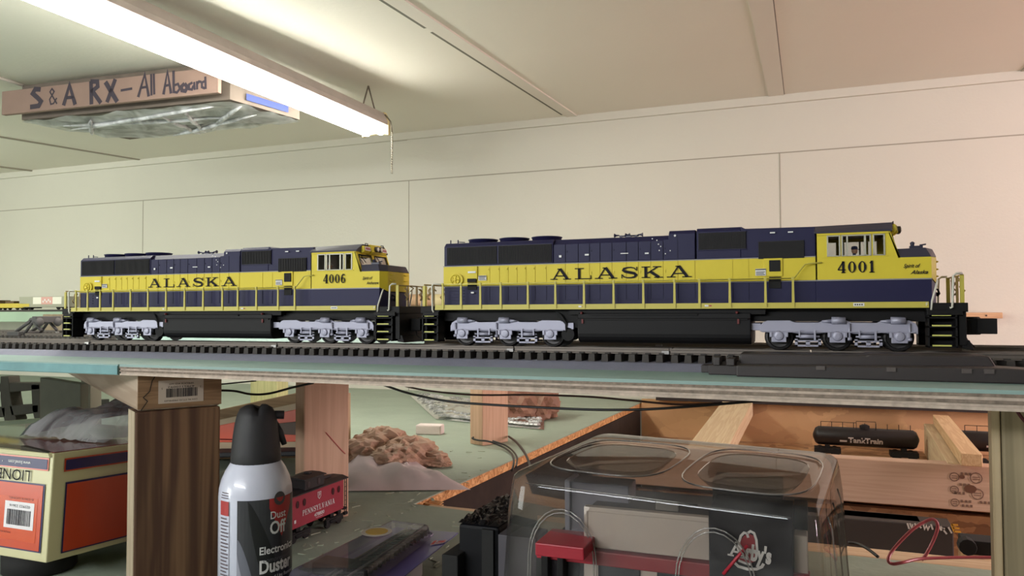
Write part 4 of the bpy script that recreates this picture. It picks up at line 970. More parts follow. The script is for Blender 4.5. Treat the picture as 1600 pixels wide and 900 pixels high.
# diagonal lumber on top of the beam
def lumber(name, label, pts4, zt_, th, m):
    """plank with a given top outline (world xy) and thickness"""
    b = MB(); vs = [Vector((p[0], p[1], p[2])) for p in pts4]; lo = [v - Vector((0, 0, th)) for v in vs]
    b.hexa(lo + vs); return tag(b.build(name, m, bevel=.0015), label, 'lumber')
def brace(name, label, a, c, wd, th, m, capm=None):
    """a board from a to c (centres of its top edge), wd wide and th deep"""
    a, c = Vector(a), Vector(c); d = (c - a); L = d.length
    o = thing(name, label, 'lumber', a, (0, -math.asin(d.z / L), math.atan2(d.y, d.x))); o.rotation_mode = 'XYZ'
    b = MB(); b.box(0, L, -wd / 2, wd / 2, -th, 0); b.build('board', m, o, bevel=.0015)
    return o
BW = wood('brace_lumber', (222, 204, 168), (200, 172, 136), 'x', .8)
def ext(a, c, y): return c + (c - a) * ((y - c.y) / (c.y - a.y))
p_ = atz(1498, 724, -.2985); q_ = ext(p_, atz(1448, 650, -.2985), 2.26)
brace('brace_lumber', 'pale board on edge from the beam to the back, left one of the close pair', p_, q_, .038, .085, BW)
p_ = atz(1518, 709, -.272); q_ = ext(p_, atz(1471, 650, -.272), 2.24)
brace('brace_lumber', 'thinner pale board with square cut end, right one of the close pair', p_, q_, .036, .024, wood('brace_lumber_b', (230, 200, 156), (204, 164, 122), 'x', .8))
e0 = atz(1090, 700, -.300); 
brace('brace_lumber', 'pale wide board rising from behind the clear case to the back of the pit', (aty(1105, 700, 1.71).x - .0, 1.70, -.299), (aty(1152, 625, 2.27).x, 2.27, -.262), .085, .038, BW)
# ------------------------------------------------------------------ posts and joist
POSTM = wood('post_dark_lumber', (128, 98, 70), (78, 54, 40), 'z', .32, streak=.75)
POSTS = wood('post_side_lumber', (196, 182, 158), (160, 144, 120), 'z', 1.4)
JL = Vector((-.6268, .5731, 0)); JR = Vector((-.5821, .6434, 0)); JB = Vector((-1.0934, .8174, 0))
rd = (JR - JL).normalized(); bd = Vector((-rd.y, rd.x, 0)); 
yawj = math.atan2(rd.y, rd.x)
JW = .0835
t = thing('joist', 'flat lumber joist with a barcode sticker on its end, resting on the big left post', 'joist', (JL.x, JL.y, -.0992), (0, 0, yawj))
b = MB(); b.box(0, JW, 0, .70, 0, .0378); b.build('board', wood('joist_lumber', (190, 172, 154), (150, 128, 108), 'y', .45), t, bevel=.005, seg=3)
b = MB(); b.box(.001, JW - .001, -.0004, .001, .002, .036); b.build('end_grain', wood('end_grain', (150, 120, 88), (118, 90, 64), 'x', 1.2), t, bevel=.0004)
fj = Fr((0, -.0008, 0), (1, 0, 0), (0, 0, 1))
b = MB(); b.use(mat('sticker', (182, 168, 152), .5)).rect(.020, .0065, .0640, .0300, fj, 0)
b.use(INK); x = .0275; random.seed(7)
while x < .0580:
    w_ = random.choice((.0004, .0006, .0010)); b.rect(x, .0125, x + w_, .0215, fj, .0002); x += w_ + random.choice((.0004, .0007))
ft = Fr((.0640, -.0008, .0300), (-1, 0, 0), (0, 0, -1)); 
ftn = lambda a, c, l=0: Vector((.0640 - a, -.0010 - l, .0300 - c))
text(b, '2X4 96 STUD PREMIUM', .006, .0017 + .0185, .0014, ftn, 0, width=.032); text(b, '4795110092', .009, .0061, .0019, ftn, 0, width=.026); text(b, 'SPRUCE KD HT', .010, .0030, .0016, ftn, 0, width=.024); text(b, '3', .0025, .0072, .0018, ftn, 0); text(b, '5', .0400, .0072, .0018, ftn, 0)
b.build('barcode_sticker', None, t, recalc=False)
b = MB(); b.ribbon([(.004, .001), (.010, .010), (.006, .014), (.012, .020), (.014, .030), (.018, .037)], .0008, fj, .0003); b.build('crack', BLKM, t, recalc=False)
# big left post
t = thing('post', 'big brown grained lumber post at left, in front of the orange and cream box', 'post', (JL.x, JL.y, ZT), (0, 0, yawj))
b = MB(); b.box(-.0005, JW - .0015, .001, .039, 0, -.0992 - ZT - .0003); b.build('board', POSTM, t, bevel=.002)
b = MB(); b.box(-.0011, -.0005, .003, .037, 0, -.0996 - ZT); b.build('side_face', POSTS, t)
# middle, small and right posts
def post(label, corner, yaw, wd, dp, top, m, sidem=None):
    t = thing('post', label, 'post', (corner[0], corner[1], ZT), (0, 0, yaw))
    b = MB(); b.box(0, wd, 0, dp, 0, top - ZT); b.build('board', m, t, bevel=.002)
    return t
m0 = atz(475, 833, ZT); m1 = atz(545, 807, ZT); m1 = Vector((m1.x, m1.y, 0))
# wide face from u=475 to u=545
def yr(u, y): return aty(u, 600, y)
yc = m1.y - .052; a = yr(475, yc); d = Vector((m1.x - a.x, m1.y - a.y, 0))
tp = post('pale wooden post with a red pencil line, behind the red caboose', (a.x, yc), math.atan2(d.y, d.x), d.length, .036, -.0635, PLZ)
b = MB(); fp = Fr((0, -.0006, 0), (1, 0, 0), (0, 0, 1)); b.ribbon([(.030, .118), (.052, .092), (.058, .086)], .001, fp, 0); b.build('pencil_line', RED, tp, recalc=False)
c0 = atz(754, 697, ZT); c1 = atz(795, 690, ZT); d = c1 - c0
post('short pale post standing on the mint table with black wires looped at its foot', (c0.x, c0.y), math.atan2(d.y, d.x), d.length * .98, .040, -.0635, PLZ)
tpz = bpy.data.objects
# right post
r0 = aty(1566, 700, .66)
tr = thing('post', 'grey green grained post at the right edge, under the shelf', 'post', (r0.x, r0.y, ZT), (0, 0, R(-8)))
RPM = wood('right_post_lumber', (170, 154, 124), (130, 118, 92), 'z', .5)
b = MB(); b.box(0, .089, 0, .038, 0, -.066 - ZT); o = b.build('board', RPM, tr, bevel=.002)
b = MB(); b.box(-.0065, -.0005, .006, .044, 0, -.066 - ZT); b.build('side_board', wood('right_post_side', (196, 176, 142), (168, 146, 112), 'z', .6), tr, bevel=.001)

# ------------------------------------------------------------------ hanging wires
WIRE = mat('black_wire', (22, 20, 20), .4)
BWIRE = mat('brown_wire', (66, 38, 34), .45)
def path(pts, y, n=6):
    P = []
    for q in pts:
        yy = q[2] if len(q) > 2 else y; P.append(aty(q[0], q[1], yy))
    # smooth
    out = []
    for i in range(len(P) - 1):
        p0, p1, p2, p3 = P[max(i - 1, 0)], P[i], P[i + 1], P[min(i + 2, len(P) - 1)]
        for k in range(n):
            s = k / n
            out.append(.5 * ((2 * p1) + (p2 - p0) * s + (2 * p0 - 5 * p1 + 4 * p2 - p3) * s * s + (3 * p1 - p0 - 3 * p2 + p3) * s ** 3))
    return out + [P[-1]]
def wire(label, pts, y, r_, m):
    b = MB(); b.tube(path(pts, y), r_, 7); return tag(b.build('wire', m), label, 'wire')
wire('black wire sagging below the shelf, the lower of the two long ones', [(598, 601), (640, 615), (700, 627), (760, 632), (850, 637), (920, 640), (1000, 640), (1080, 635), (1190, 626)], .62, .0011, WIRE)
wire('brown wire sagging below the shelf, the upper of the two long ones', [(620, 600), (665, 610), (740, 617), (830, 617), (920, 620), (990, 626), (1060, 632), (1130, 630)], .64, .0009, BWIRE)
wire('black wire sagging between the big left post and the pale post', [(340, 610), (366, 611), (392, 616), (420, 615), (455, 606), (490, 598)], .70, .0013, WIRE)
wire('thin dark wire just under the shelf beside the big left post', [(340, 601), (370, 598), (400, 595)], .70, .0008, WIRE)
wire('dark red wire under the shelf at the right edge', [(1588, 640), (1596, 652), (1610, 668)], .63, .0012, mat('dark_red_wire', (90, 40, 44), .5))
wire('black wire looped round the foot of the short post, left strand', [(741, 683, 1.47), (738, 685, 1.46), (748, 688, 1.45), (765, 690, 1.43), (785, 698, 1.42), (798, 707, 1.35), (803, 720, 1.25), (800, 735, 1.2)], 1.4, .0020, WIRE)
wire('black wire beside the foot of the short post, right strand', [(795, 682, 1.52), (806, 690, 1.46), (816, 702, 1.38), (824, 716, 1.3), (830, 735, 1.25)], 1.4, .0024, WIRE)
wire('black wire crossing the mint table by the short post, middle strand', [(770, 689, 1.44), (790, 696, 1.42), (802, 705, 1.36), (808, 716, 1.28), (806, 730, 1.2)], 1.4, .0018, WIRE)
wire('red wire curled in a tall loop over the pit edge, right of the clear case', [(1552, 871, .93), (1500, 871, .92), (1440, 873, .90), (1410, 879, .88), (1394, 881, .88), (1388, 874, .88), (1397, 857, .89), (1425, 828, .90), (1450, 813, .91), (1461, 813, .91), (1465, 824, .91), (1458, 845, .91), (1447, 866, .905), (1440, 875, .905)], .9, .0017, mat('red_wire', (176, 78, 84), .3))
wire('black wire over the pale pit edge, right of the clear case', [(1326, 848, .97), (1340, 850, .965), (1355, 857, .955), (1372, 870, .94)], .95, .0018, WIRE)
wire('dark red wire running down inside the right post edge', [(1594, 655, .70), (1604, 670, .70)], .7, .001, BWIRE)

# ------------------------------------------------------------------ air duster can
CANC = Vector((-.4915, .589, ZT)); CR = .0335
t = thing('air_duster', 'white and black spray duster can with black cap, standing beside the big left post', 'spray can', CANC, (0, 0, 0))
b = MB(); b.smooth = True
b.lathe([(.030, 0), (.0335, .002), (.0335, .108), (.0330, .1150), (.0310, .1230), (.0275, .1310), (.0238, .1370), (.0222, .1395)], (0, 0, 0), 'z', 48)
b.build('can_body', mat('can_white', (205, 208, 225), .28, coat=.4), t)
ca = math.atan2(-CANC.y, -CANC.x)          # towards the camera
def wr(x, z, l=.0003):
    # x: arc length from the centre line facing the camera, positive to the viewer's right
    r_ = CR if z < .108 else CR - (z - .108) ** 2 * 24
    a = ca + x / CR
    return Vector(((r_ + .0003 + l) * math.cos(a), (r_ + .0003 + l) * math.sin(a), z))
def wpoly(mb, pts, l, sub=14):
    """wrap an outline made of (x, zbottom, ztop) columns"""
    vs = []; n = len(pts)
    for x, z0, z1 in pts: vs += [wr(x, z0, l), wr(x, z1, l)]
    mb.add(vs, [(2 * i, 2 * i + 2, 2 * i + 3, 2 * i + 1) for i in range(n - 1)])
def cols(x0, x1, f0, f1, n=16): return [(x0 + (x1 - x0) * i / n, f0(i / n), f1(i / n)) for i in range(n + 1)]
b = MB(); DGY = mat('label_charcoal', (52, 52, 58), .3, coat=.3); MGY = mat('label_grey', (104, 106, 118), .35, coat=.3); LGY = mat('label_light', (150, 152, 166), .35)
TOPL = lambda s: .1085
b.use(DGY); wpoly(b, cols(-.0165, .048, lambda s: 0.0, TOPL, 20), .0000)
b.use(MGY); wpoly(b, cols(-.0165, .006, lambda s: .0, lambda s: .074 - .074 * s ** 1.5, 14), .00015)
b.use(LGY); wpoly(b, cols(-.0165, -.004, lambda s: .0, lambda s: .062 - .050 * s ** .8, 10), .0003)
b.use(mat('label_black', (26, 26, 30), .3)); wpoly(b, cols(-.007, .020, lambda s: .108 - .085 * min(1, s * 1.6) ** .7 if s < .6 else .024, lambda s: .108 - .06 * s ** 1.3, 14), .0001)
b.use(RED); wpoly(b, cols(.012, .038, lambda s: .100 - .028 * (1 - abs(2 * s - 1)), lambda s: .1085, 12), .0003)
b.build('label', None, t, recalc=False)
b = MB(); b.use(mat('label_mark', (70, 66, 68), .5)); b.add([wr(.0225 + .0062 * math.cos(k * .4), .1075 + .0062 * math.sin(k * .4), .0006) for k in range(16)], [tuple(range(16))])
b.use(WHT); wf = lambda a, c, l=0: wr(a, c, .0008)
text(b, 'Dust', .0130, .0900, .0068, wf, width=.0165, bold=.01); text(b, 'Off', .0125, .0762, .0115, wf, width=.0170, bold=.02)
text(b, 'Electronics', .0035, .0590, .0068, wf, width=.037, bold=.02); text(b, 'Duster', .0035, .0420, .0115, wf, width=.034, bold=.03)
text(b, 'Dust and Lint Remover', .0030, .0355, .0033, wf, width=.040, bold=.01)
b.use(mat('faint_print', (92, 92, 98), .5)); text(b, 'compressed gas', .0068, .0515, .0040, wf, width=.036)
b.use(mat('tv_frame', (120, 122, 130), .4)); wpoly(b, cols(.0085, .032, lambda s: .0060, lambda s: .0270, 8), .0008)
b.use(BLK); wpoly(b, cols(.0100, .0305, lambda s: .0085, lambda s: .0250, 8), .0010)
b.use(mat('screen_blue', (60, 90, 160), .3)); wpoly(b, cols(.0180, .034, lambda s: -.0, lambda s: .0110, 8), .0013)
b.build('label_print', None, t, recalc=False)
b = MB(); b.use(RED); wpoly(b, cols(-.0375, -.0255, lambda s: .094, lambda s: .107, 6), .0002)
b.use(mat('fine_print', (96, 84, 92), .6))
for k in range(20): wpoly(b, cols(-.0370, -.0262 - .002 * (k % 3 == 0), lambda s: .0905 - k * .0032, lambda s: .0918 - k * .0032, 4), .0002)
for k in range(3): wpoly(b, cols(-.0365, -.0265, lambda s: .1095 + k * .0022, lambda s: .1104 + k * .0022, 4), .0003)
text(b, 'SHAKE', -.0330, .1185, .0028, wf, width=.011)
wpoly(b, cols(-.0250, -.0245, lambda s: .028, lambda s: .107, 2), .0002); wpoly(b, cols(-.038, -.0245, lambda s: .028, lambda s: .0286, 4), .0002)
b.use(BLK); wpoly(b, cols(-.0385, -.028, lambda s: .0, lambda s: .0105, 4), .0003)
for k in range(3):
    a = k * 2.094 + .5; cx, cz_ = -.0325 + .0022 * math.cos(a), .0205 + .0026 * math.sin(a); b.add([wr(cx + .0012 * math.cos(a + q), cz_ + .0014 * math.sin(a + q), .0004) for q in (0, 2.1, 4.2)], [(0, 1, 2)])
b.build('side_print', None, t, recalc=False)
b = MB(); b.smooth = True; n = 32; H0 = .1385; vs = []
prof = [(.0228, .0), (.0232, .001), (.0226, .010), (.0212, .025), (.0196, .036), (.0178, .044), (.0150, .0500), (.0100, .0530), (.004, .0535)]
for r_, h in prof:
    for k in range(n):
        a = 2 * math.pi * k / n; dip = 0
        x = r_ * math.cos(a); y = r_ * math.sin(a)
        along = x * math.cos(ca + math.pi / 2) + y * math.sin(ca + math.pi / 2)   # left-right for the viewer
        if h > .044: dip = -.0055 * math.exp(-((along - .001) / .0022) ** 2)
        vs.append((x, y, H0 + h + dip))
m = len(prof)
b.add(vs, [(i * n + k, i * n + (k + 1) % n, (i + 1) * n + (k + 1) % n, (i + 1) * n + k) for i in range(m - 1) for k in range(n)] + [tuple(range((m - 1) * n, m * n))])
CAPM = mat('cap_black', (36, 35, 38), .6); b.build('cap', CAPM, t)
rt = Vector((math.cos(ca + math.pi / 2), math.sin(ca + math.pi / 2), 0)); fw = Vector((math.cos(ca), math.sin(ca), 0))
b = MB(); b.tube([Vector((0, 0, H0 + .0435)) + rt * .008, Vector((0, 0, H0 + .0425)) + rt * .0255], .0040, 14); b.build('nozzle', CAPM, t)
b = MB(); b.tube([Vector((0, 0, H0 + .036)) + rt * .0165, Vector((0, 0, H0 + .026)) + rt * .0215, Vector((0, 0, H0 + .014)) + rt * .0260], [.003, .0035, .0025], 8); b.build('trigger', CAPM, t)

# ------------------------------------------------------------------ caboose
CB = Vector((-.5955, .8120, ZT)); 
t = thing('caboose', 'small dark red PENNSYLVANIA caboose with black roof, between the can and the pale post', 'model railcar', CB, (0, 0, R(90)))
# local x runs along the car away from the viewer, -y is the visible side
CRD = mat('caboose_red', (150, 44, 62), .45); RB = mat('roof_dark', (38, 34, 36), .55)
hw = .0170; L2 = .0545
b = MB(); b.box(-L2, L2, -hw, hw, .0185, .0570)
b.build('body', CRD, t, bevel=.0004)
b = MB(); b.prism([(-hw - .002, .0570), (-hw - .002, .0584), (-.010, .0612), (.010, .0612), (hw + .002, .0584), (hw + .002, .0570)], 'x', -L2 - .009, L2 + .009); b.build('roof', RB, t, bevel=.0004)
b = MB(); b.box(-.026, .014, -.0150, .0150, .0585, .0715); b.prism([(-.0165, .0715), (-.0165, .0728), (-.006, .0745), (.006, .0745), (.0165, .0728), (.0165, .0715)], 'x', -.029, .017); b.box(-.003, .003, -.004, .004, .0745, .0765); b.box(.030, .046, -.003, .003, .061, .064)
b.build('cupola', RB, t, bevel=.0004)
fcb = Fr((0, -.0150, 0), (1, 0, 0), (0, 0, 1)); b = MB()
for x in (-.019, .002): b.add([fcb(x + .003 * math.cos(k * .5), .0655 + .004 * math.sin(k * .5), .0006) for k in range(12)], [tuple(range(12))])
b.build('cupola_window', mat('window_dark', (66, 60, 62), .3), t, recalc=False)
fb = Fr((0, -hw, 0), (1, 0, 0), (0, 0, 1)); b = MB()
for x in (-.0440, -.0305, .0300, .0430):
    b.add([fb(x + .0030 * math.cos(k * .45), .0465 + .0046 * math.sin(k * .45), .0006) for k in range(14)], [tuple(range(14))])
b.build('round_window', mat('porthole_dark', (60, 16, 26), .4), t, recalc=False)
b = MB(); slabtext(b, 'PENNSYLVANIA', -.0345, .0305, .0068, .0680, fb, .0006, gap=.12, bold=.9); text(b, '478800', -.0105, .0235, .0042, fb, .0006, width=.0210, bold=.02)
b.rect(-.0070, .0215, .0080, .0219, fb, .0006); b.rect(-.0505, .0250, -.0470, .0290, fb, .0006)
b.ribbon([(-.0035, .0525), (-.0030, .0465), (0, .0440), (.0030, .0465), (.0035, .0525)], .0007, fb, .0006, True); b.ribbon([(-.001, .0465), (-.001, .0510), (.0012, .0510), (.0012, .0488), (-.001, .0488)], .0007, fb, .0006)
lab(b.build('side_lettering', WHT, t, recalc=False), 'white serif lettering PENNSYLVANIA 478800')
for x in (-.035, .036):
    b = MB()
    for s in (-1, 1):
        b.smooth = True
        for y in (-.0135, .0135): b.lathe([(.0062, -.0012), (.0068, -.0010), (.0068, .0012)], (x + s * .0125, y, .0068), 'y', 16)
        b.smooth = False
    b.box(x - .0190, x + .0190, -.0165, -.0135, .0050, .0120); b.box(x - .0190, x + .0190, .0135, .0165, .0050, .0120); b.box(x - .004, x + .004, -.012, .012, .010, .0185)
    b.tube([(x - .012, -.0168, .0085), (x + .012, -.0168, .0085)], .0022, 6)
    b.build('wheel_truck', BLKM, t)
b = MB()
for s in (-1, 1):
    b.box(*sorted((s * L2, s * (L2 + .009))), -hw, hw, .0165, .0185); b.box(*sorted((s * (L2 + .006), s * (L2 + .014))), -.004, .004, .008, .014)
    b.tube([(s * (L2 + .0085), -hw + .001, .0120), (s * (L2 + .0085), -hw + .001, .0575)], .0006, 5); b.tube([(s * (L2 + .004), -hw + .001, .0120), (s * (L2 + .004), -hw + .001, .0575)], .0005, 5)
    for k in range(7): b.tube([(s * (L2 + .004), -hw + .001, .016 + k * .006), (s * (L2 + .0085), -hw + .001, .016 + k * .006)], .0004, 4)
    b.box(*sorted((s * (L2 + .002), s * (L2 + .009))), -hw - .001, -hw + .003, .0090, .0125)
b.build('platform', BLKM, t)

# ------------------------------------------------------------------ boxes at left
CREAM = mat('carton_cream', (205, 200, 158), .35); ORG = mat('carton_orange', (198, 72, 40), .3, coat=.2); NV = mat('carton_navy', (40, 36, 86), .35); MRN = mat('carton_maroon', (120, 44, 40), .2, coat=.4)
def carton(label, o, yaw, pitch, W_, D_, H_, side_only=False):
    """upside-down train carton; its near right vertical edge stands at o; side face runs back along +y"""
    t = thing('train_carton', label, 'box', o, (pitch, 0, yaw))
    b = MB(); b.box(-W_, 0, 0, D_, 0, H_); b.build('carton', CREAM, t, bevel=.0012)
    b = MB(); b.box(-W_ + .002, -.002, .002, D_ - .002, H_, H_ + .0008); b.build('top_panel', MRN, t)
    fs = Fr((0, 0, 0), (0, 1, 0), (0, 0, 1)); 
    b = MB(); b.use(NV).rect(.0150, .006, D_ - .01, .0775, fs, .0010); b.use(ORG).rect(.0165, .0075, D_ - .012, .0755, fs, .0014)
    b.use(ORG).rect(.012, .0885, D_ - .01, .1020, fs, .0010); b.use(NV).rect(.0135, .0900, D_ - .012, .1005, fs, .0014)
    b.build('side_print', None, t, recalc=False)
    return t
bo = aty(72, 880, .545)
t = carton('upside-down orange and cream train carton at left, with barcode and blue web strip', (bo.x, bo.y, bo.z), 0, R(-3.5), .30, .235, .1085)
ff_ = Fr((0, 0, 0), (1, 0, 0), (0, 0, 1)); b = MB()
b.use(NV).rect(-.28, .0090, -.0080, .0770, ff_, .0010); b.use(ORG).rect(-.28, .0105, -.0100, .0755, ff_, .0014)
b.use(ORG).rect(-.28, .0905, -.0050, .1035, ff_, .0010); b.use(NV).rect(-.28, .0920, -.0065, .1020, ff_, .0014)
up = lambda a, c, l=0: ff_(-a, -c, .0018)
b.use(WHT); text(b, 'www.lionel.com', .0300, -.0985, .0036, up, width=.0330, bold=.01); b.rect(-.0725, .0960, -.0715, .0972, ff_, .0018)
b.use(INK); text(b, 'LIONEL', .0300, -.0893, .0112, up, width=.058, bold=.0)
b.use(mat('label_orange', (205, 84, 50), .25)).rect(-.080, .0180, -.0160, .0620, ff_, .0016); b.use(mat('barcode_white', (225, 222, 225), .4)).rect(-.0630, .0300, -.0200, .0570, ff_, .0019)
b.use(INK); random.seed(3); x = -.0590
while x < -.0240:
    w_ = random.choice((.0004, .0007, .0012)); b.rect(x, .0335, x + w_, .0490, ff_, .0021); x += w_ + random.choice((.0005, .0008))
text(b, '023922 23616', .0260, -.0540, .0026, lambda a, c, l=0: ff_(-a, -c, .0021), width=.030); b.use(MRN); text(b, '6-23616 LIONEL', .022, -.0640 + .0025, .0022, lambda a, c, l=0: ff_(-a, -c, .0021), width=.036); text(b, 'MADE IN CHINA', .052, -.0270 + .0005, .0020, lambda a, c, l=0: ff_(-a, -c, .0021), width=.028)
b.build('end_print', None, t, recalc=False)
b = MB(); b.hexa([(-.30, -.0030, .1055), (-.0015, -.0030, .1040), (-.0015, .0, .1050), (-.30, .0, .1060), (-.30, -.0045, .1110), (-.004, -.0035, .1085), (-.003, .001, .1090), (-.30, .001, .1120)]); b.build('flap', CREAM, t, bevel=.0005)
b = MB(); b.prism([(-.046, .1093), (-.004, .1085), (-.020, .1110), (-.046, .1135)], 'y', -.002, .004); b.build('flap_gap', mat('gap_dark', (50, 46, 36), .9), t)
carton_top = bo.z + .1085
# clear bag lying on it
CLB = clear('bag_plastic', (205, 205, 218), .5, haze=.28, rough=.15)
n = 22; vs = []
for i in range(n + 1):
    for j in range(n + 1):
        a, c = i / n, j / n; x = -.155 + .135 * a; y = .075 + .150 * c
        e = min(a, 1 - a, c, 1 - c) * 6; hgt = .024 * min(1, e) ** .5 * (1 + .35 * noise.noise(Vector((a * 5, c * 3, 2)))) + .006 * abs(noise.noise(Vector((a * 14, c * 5, 4)))) + .016 * c
        vs.append((x, y, .1100 + hgt))
b = MB(); b.add(vs, [(i * (n + 1) + j, (i + 1) * (n + 1) + j, (i + 1) * (n + 1) + j + 1, i * (n + 1) + j + 1) for i in range(n) for j in range(n)])
o = b.build('clear_bag', CLB, smooth=True); tag(o, 'crumpled clear plastic bag lying on top of the orange and cream carton', 'plastic bag', None, (bo.x, bo.y, bo.z), (R(-3.5), 0, 0))
# dark oddments under and behind
b = MB(); b.smooth = True; c = atz(60, 893, ZT + .014); b.lathe([(.032, 0), (.036, .003), (.036, .026), (.030, bo.z - ZT - .0035)], (-.785, .592, ZT), 'z', 24); tag(b.build('black_reel', BLKM), 'round black plastic reel under the near corner of the carton', 'reel')
t = thing('track_clip', 'small pile of black track parts on the table beside the big left post', 'model part', (-.66, .65, ZT))
for k in range(5):
    a = k * 1.3; x, y = .022 * math.cos(a), .024 * math.sin(a); b = MB(); b.X = Matrix.Translation((x, y, .004 + .002 * k)) @ Matrix.Rotation(a, 4, 'Z') @ Matrix.Rotation(.2, 4, 'X'); b.box(-.018, .018, -.006, .006, -.003, .003); b.lathe([(.005, 0), (.005, .008)], (0.01, 0, 0), 'z', 10); b.build('clip_piece', BLK, t, bevel=.0006)
b = MB(); c = aty(10, 690, .95); b.smooth = False; 
b.prism([(-.10, 0), (.085, 0), (.080, .012), (.055, .020), (.040, .016), (.030, .024), (.012, .016), (-.10, .012)], 'y', -.03, .03)
o = b.build('blue_cradle', mat('dark_blue_plastic', (34, 42, 92), .4), bevel=.003); tag(o, 'dark blue moulded plastic piece behind the carton at the left edge', 'plastic part', None, (aty(10, 694, .98).x, .98, aty(10, 694, .98).z))
b = MB(); q = aty(20, 700, .98); b.box(q.x - .25, q.x + .12, .93, 1.10, ZT, q.z + .003); tag(b.build('grey_carton', mat('grey_card', (150, 146, 126), .7), bevel=.002), 'plain grey carton holding the blue plastic piece, behind the orange carton', 'box')
# trestle shapes at far left
TRS = mat('trestle_paint', (66, 62, 52), .75, var=.1, scale=30)
def px_board(label, name, us, y, d, m, cat='board', bev=.002):
    """an upright panel whose outline is seen at pixels us, standing at depth y"""
    P = [aty(u, v, y) for u, v in us]; b = MB(); b.prism([(p.x, p.z) for p in P], 'y', y, y + d); return tag(b.build(name, m, bevel=bev), label, cat)
t = thing('trestle', 'dark wooden trestle frame standing at the left edge under the shelf', 'trestle')
def trp(us, y, d, nm):
    P = [aty(u, v, y) for u, v in us]; b = MB(); b.prism([(p.x, p.z) for p in P], 'y', y, y + d); b.build(nm, TRS, t, bevel=.002)
trp([(0, 588), (13, 588), (16, 620), (20, 640), (25, 655), (22, 668), (8, 672), (6, 655), (2, 640), (0, 620)], 1.3, .03, 'upright')
trp([(48, 600), (62, 600), (62, 668), (56, 668), (50, 640)], 1.3, .03, 'upright')
trp([(14, 598), (62, 598), (62, 609), (15, 613)], 1.3, .03, 'rail'); trp([(14, 634), (60, 632), (60, 645), (18, 650)], 1.3, .03, 'rail'); trp([(-60, 600), (2, 600), (2, 612), (-60, 612)], 1.3, .03, 'rail'); trp([(-60, 640), (8, 636), (8, 652), (-60, 654)], 1.3, .03, 'rail')
px_board('grey green upright panel behind the carton, left of the joist', 'panel_board', [(62, 590), (126, 600), (126, 676), (62, 700)], 1.16, .02, mat('grey_green_panel', (104, 104, 90), .75, var=.05))
px_board('dull green rail low behind the trestle at the left edge', 'green_rail', [(-60, 664), (64, 654), (64, 672), (-60, 676)], 1.2, .03, mat('dull_green_rail', (120, 130, 106), .7))
px_board('slim grey post behind the joist, left of the big post', 'thin_post', [(126, 590), (141, 590), (141, 680), (126, 680)], 1.25, .03, mat('slim_post', (118, 114, 98), .75))
px_board('small dark box behind the clear bag, left of the big post', 'background_box', [(139, 625), (158, 625), (158, 655), (139, 655)], 1.7, .03, mat('dark_frame_m', (40, 42, 36), .8), 'box')

# ------------------------------------------------------------------ behind the can
o2 = aty(335, 705, 1.05)
px_board('long wooden rail behind the can, above the second orange carton', 'long_rail', [(250, 660), (480, 610), (480, 628), (250, 682)], 1.30, .04, wood('rail_tan', (140, 118, 92), (116, 94, 72), 'x', .6))
px_board('pale post far behind the can, under the shelf', 'slim_post', [(391, 590), (433, 590), (433, 632), (391, 632)], 1.75, .05, wood('far_post_m', (196, 190, 140), (170, 166, 120), 'z', .6))
t = thing('train_carton', 'second orange and cream carton, partly hidden behind the can and the pale post', 'box')
def q2(us, y, d, m, nm):
    P = [aty(u, v, y) for u, v in us]; b = MB(); b.prism([(p.x, p.z) for p in P], 'y', y, y + d); b.build(nm, m, t, bevel=.001)
q2([(250, 676), (500, 622), (500, 702), (250, 706)], 1.16, .10, mat('carton_tan', (196, 172, 140), .5), 'carton')
q2([(250, 684), (500, 632), (500, 690), (250, 692)], 1.156, .004, mat('bright_orange', (236, 92, 60), .4), 'orange_print')
q2([(250, 683), (365, 686), (365, 688), (250, 686)], 1.154, .002, MRN, 'dark_line'); q2([(410, 664), (470, 658), (470, 680), (418, 678)], 1.154, .002, mat('brown_print', (92, 66, 52), .5), 'brown_print')
px_board('dark long box below the second orange carton, behind the can', 'dark_box', [(250, 709), (500, 705), (500, 712), (250, 717)], 1.10, .05, mat('navy_dark', (34, 32, 42), .6), 'box')
px_board('wooden board lying behind the can below the dark box', 'tan_board', [(250, 716), (500, 711), (500, 715), (250, 719)], 1.14, .03, wood('tan_low', (140, 112, 84), (112, 86, 62), 'x', .6))

# ------------------------------------------------------------------ papers, foam, bubble wrap
def crumple(name, label, cat, us, z0, h, m, n=26, f=9, seed=0, sharp=1.0, flat=.15):
    """a crumpled sheet over a quadrilateral patch of the table (pixel corners on the table)"""
    C_ = [atz(u, v, z0) for u, v in us]; vs = []
    for i in range(n + 1):
        for j in range(n + 1):
            a, c = i / n, j / n; p = (C_[0] * (1 - a) + C_[1] * a) * (1 - c) + (C_[3] * (1 - a) + C_[2] * a) * c
            e = min(1, min(a, 1 - a, c, 1 - c) * 5); w1 = noise.noise(Vector((a * f, c * f, seed))); w2 = noise.noise(Vector((a * f * 2.7, c * f * 2.7, seed + 5)))
            hh = h * (flat + (1 - flat) * e) * (.45 + abs(w1) * 1.1 * sharp + .35 * w2) 
            vs.append((p.x + .012 * w2 * e, p.y + .012 * w1 * e, z0 + max(.0008, hh)))
    b = MB(); b.add(vs, [(i * (n + 1) + j, (i + 1) * (n + 1) + j, (i + 1) * (n + 1) + j + 1, i * (n + 1) + j + 1) for i in range(n) for j in range(n)])
    return tag(b.build(name, m, smooth=True), label, cat)
KR = mat('kraft_paper', (184, 150, 126), .6, var=.12, scale=30, bump=.3, bscale=60); TIS = mat('tissue_sheet', (205, 188, 188), .7, bump=.2, bscale=25)
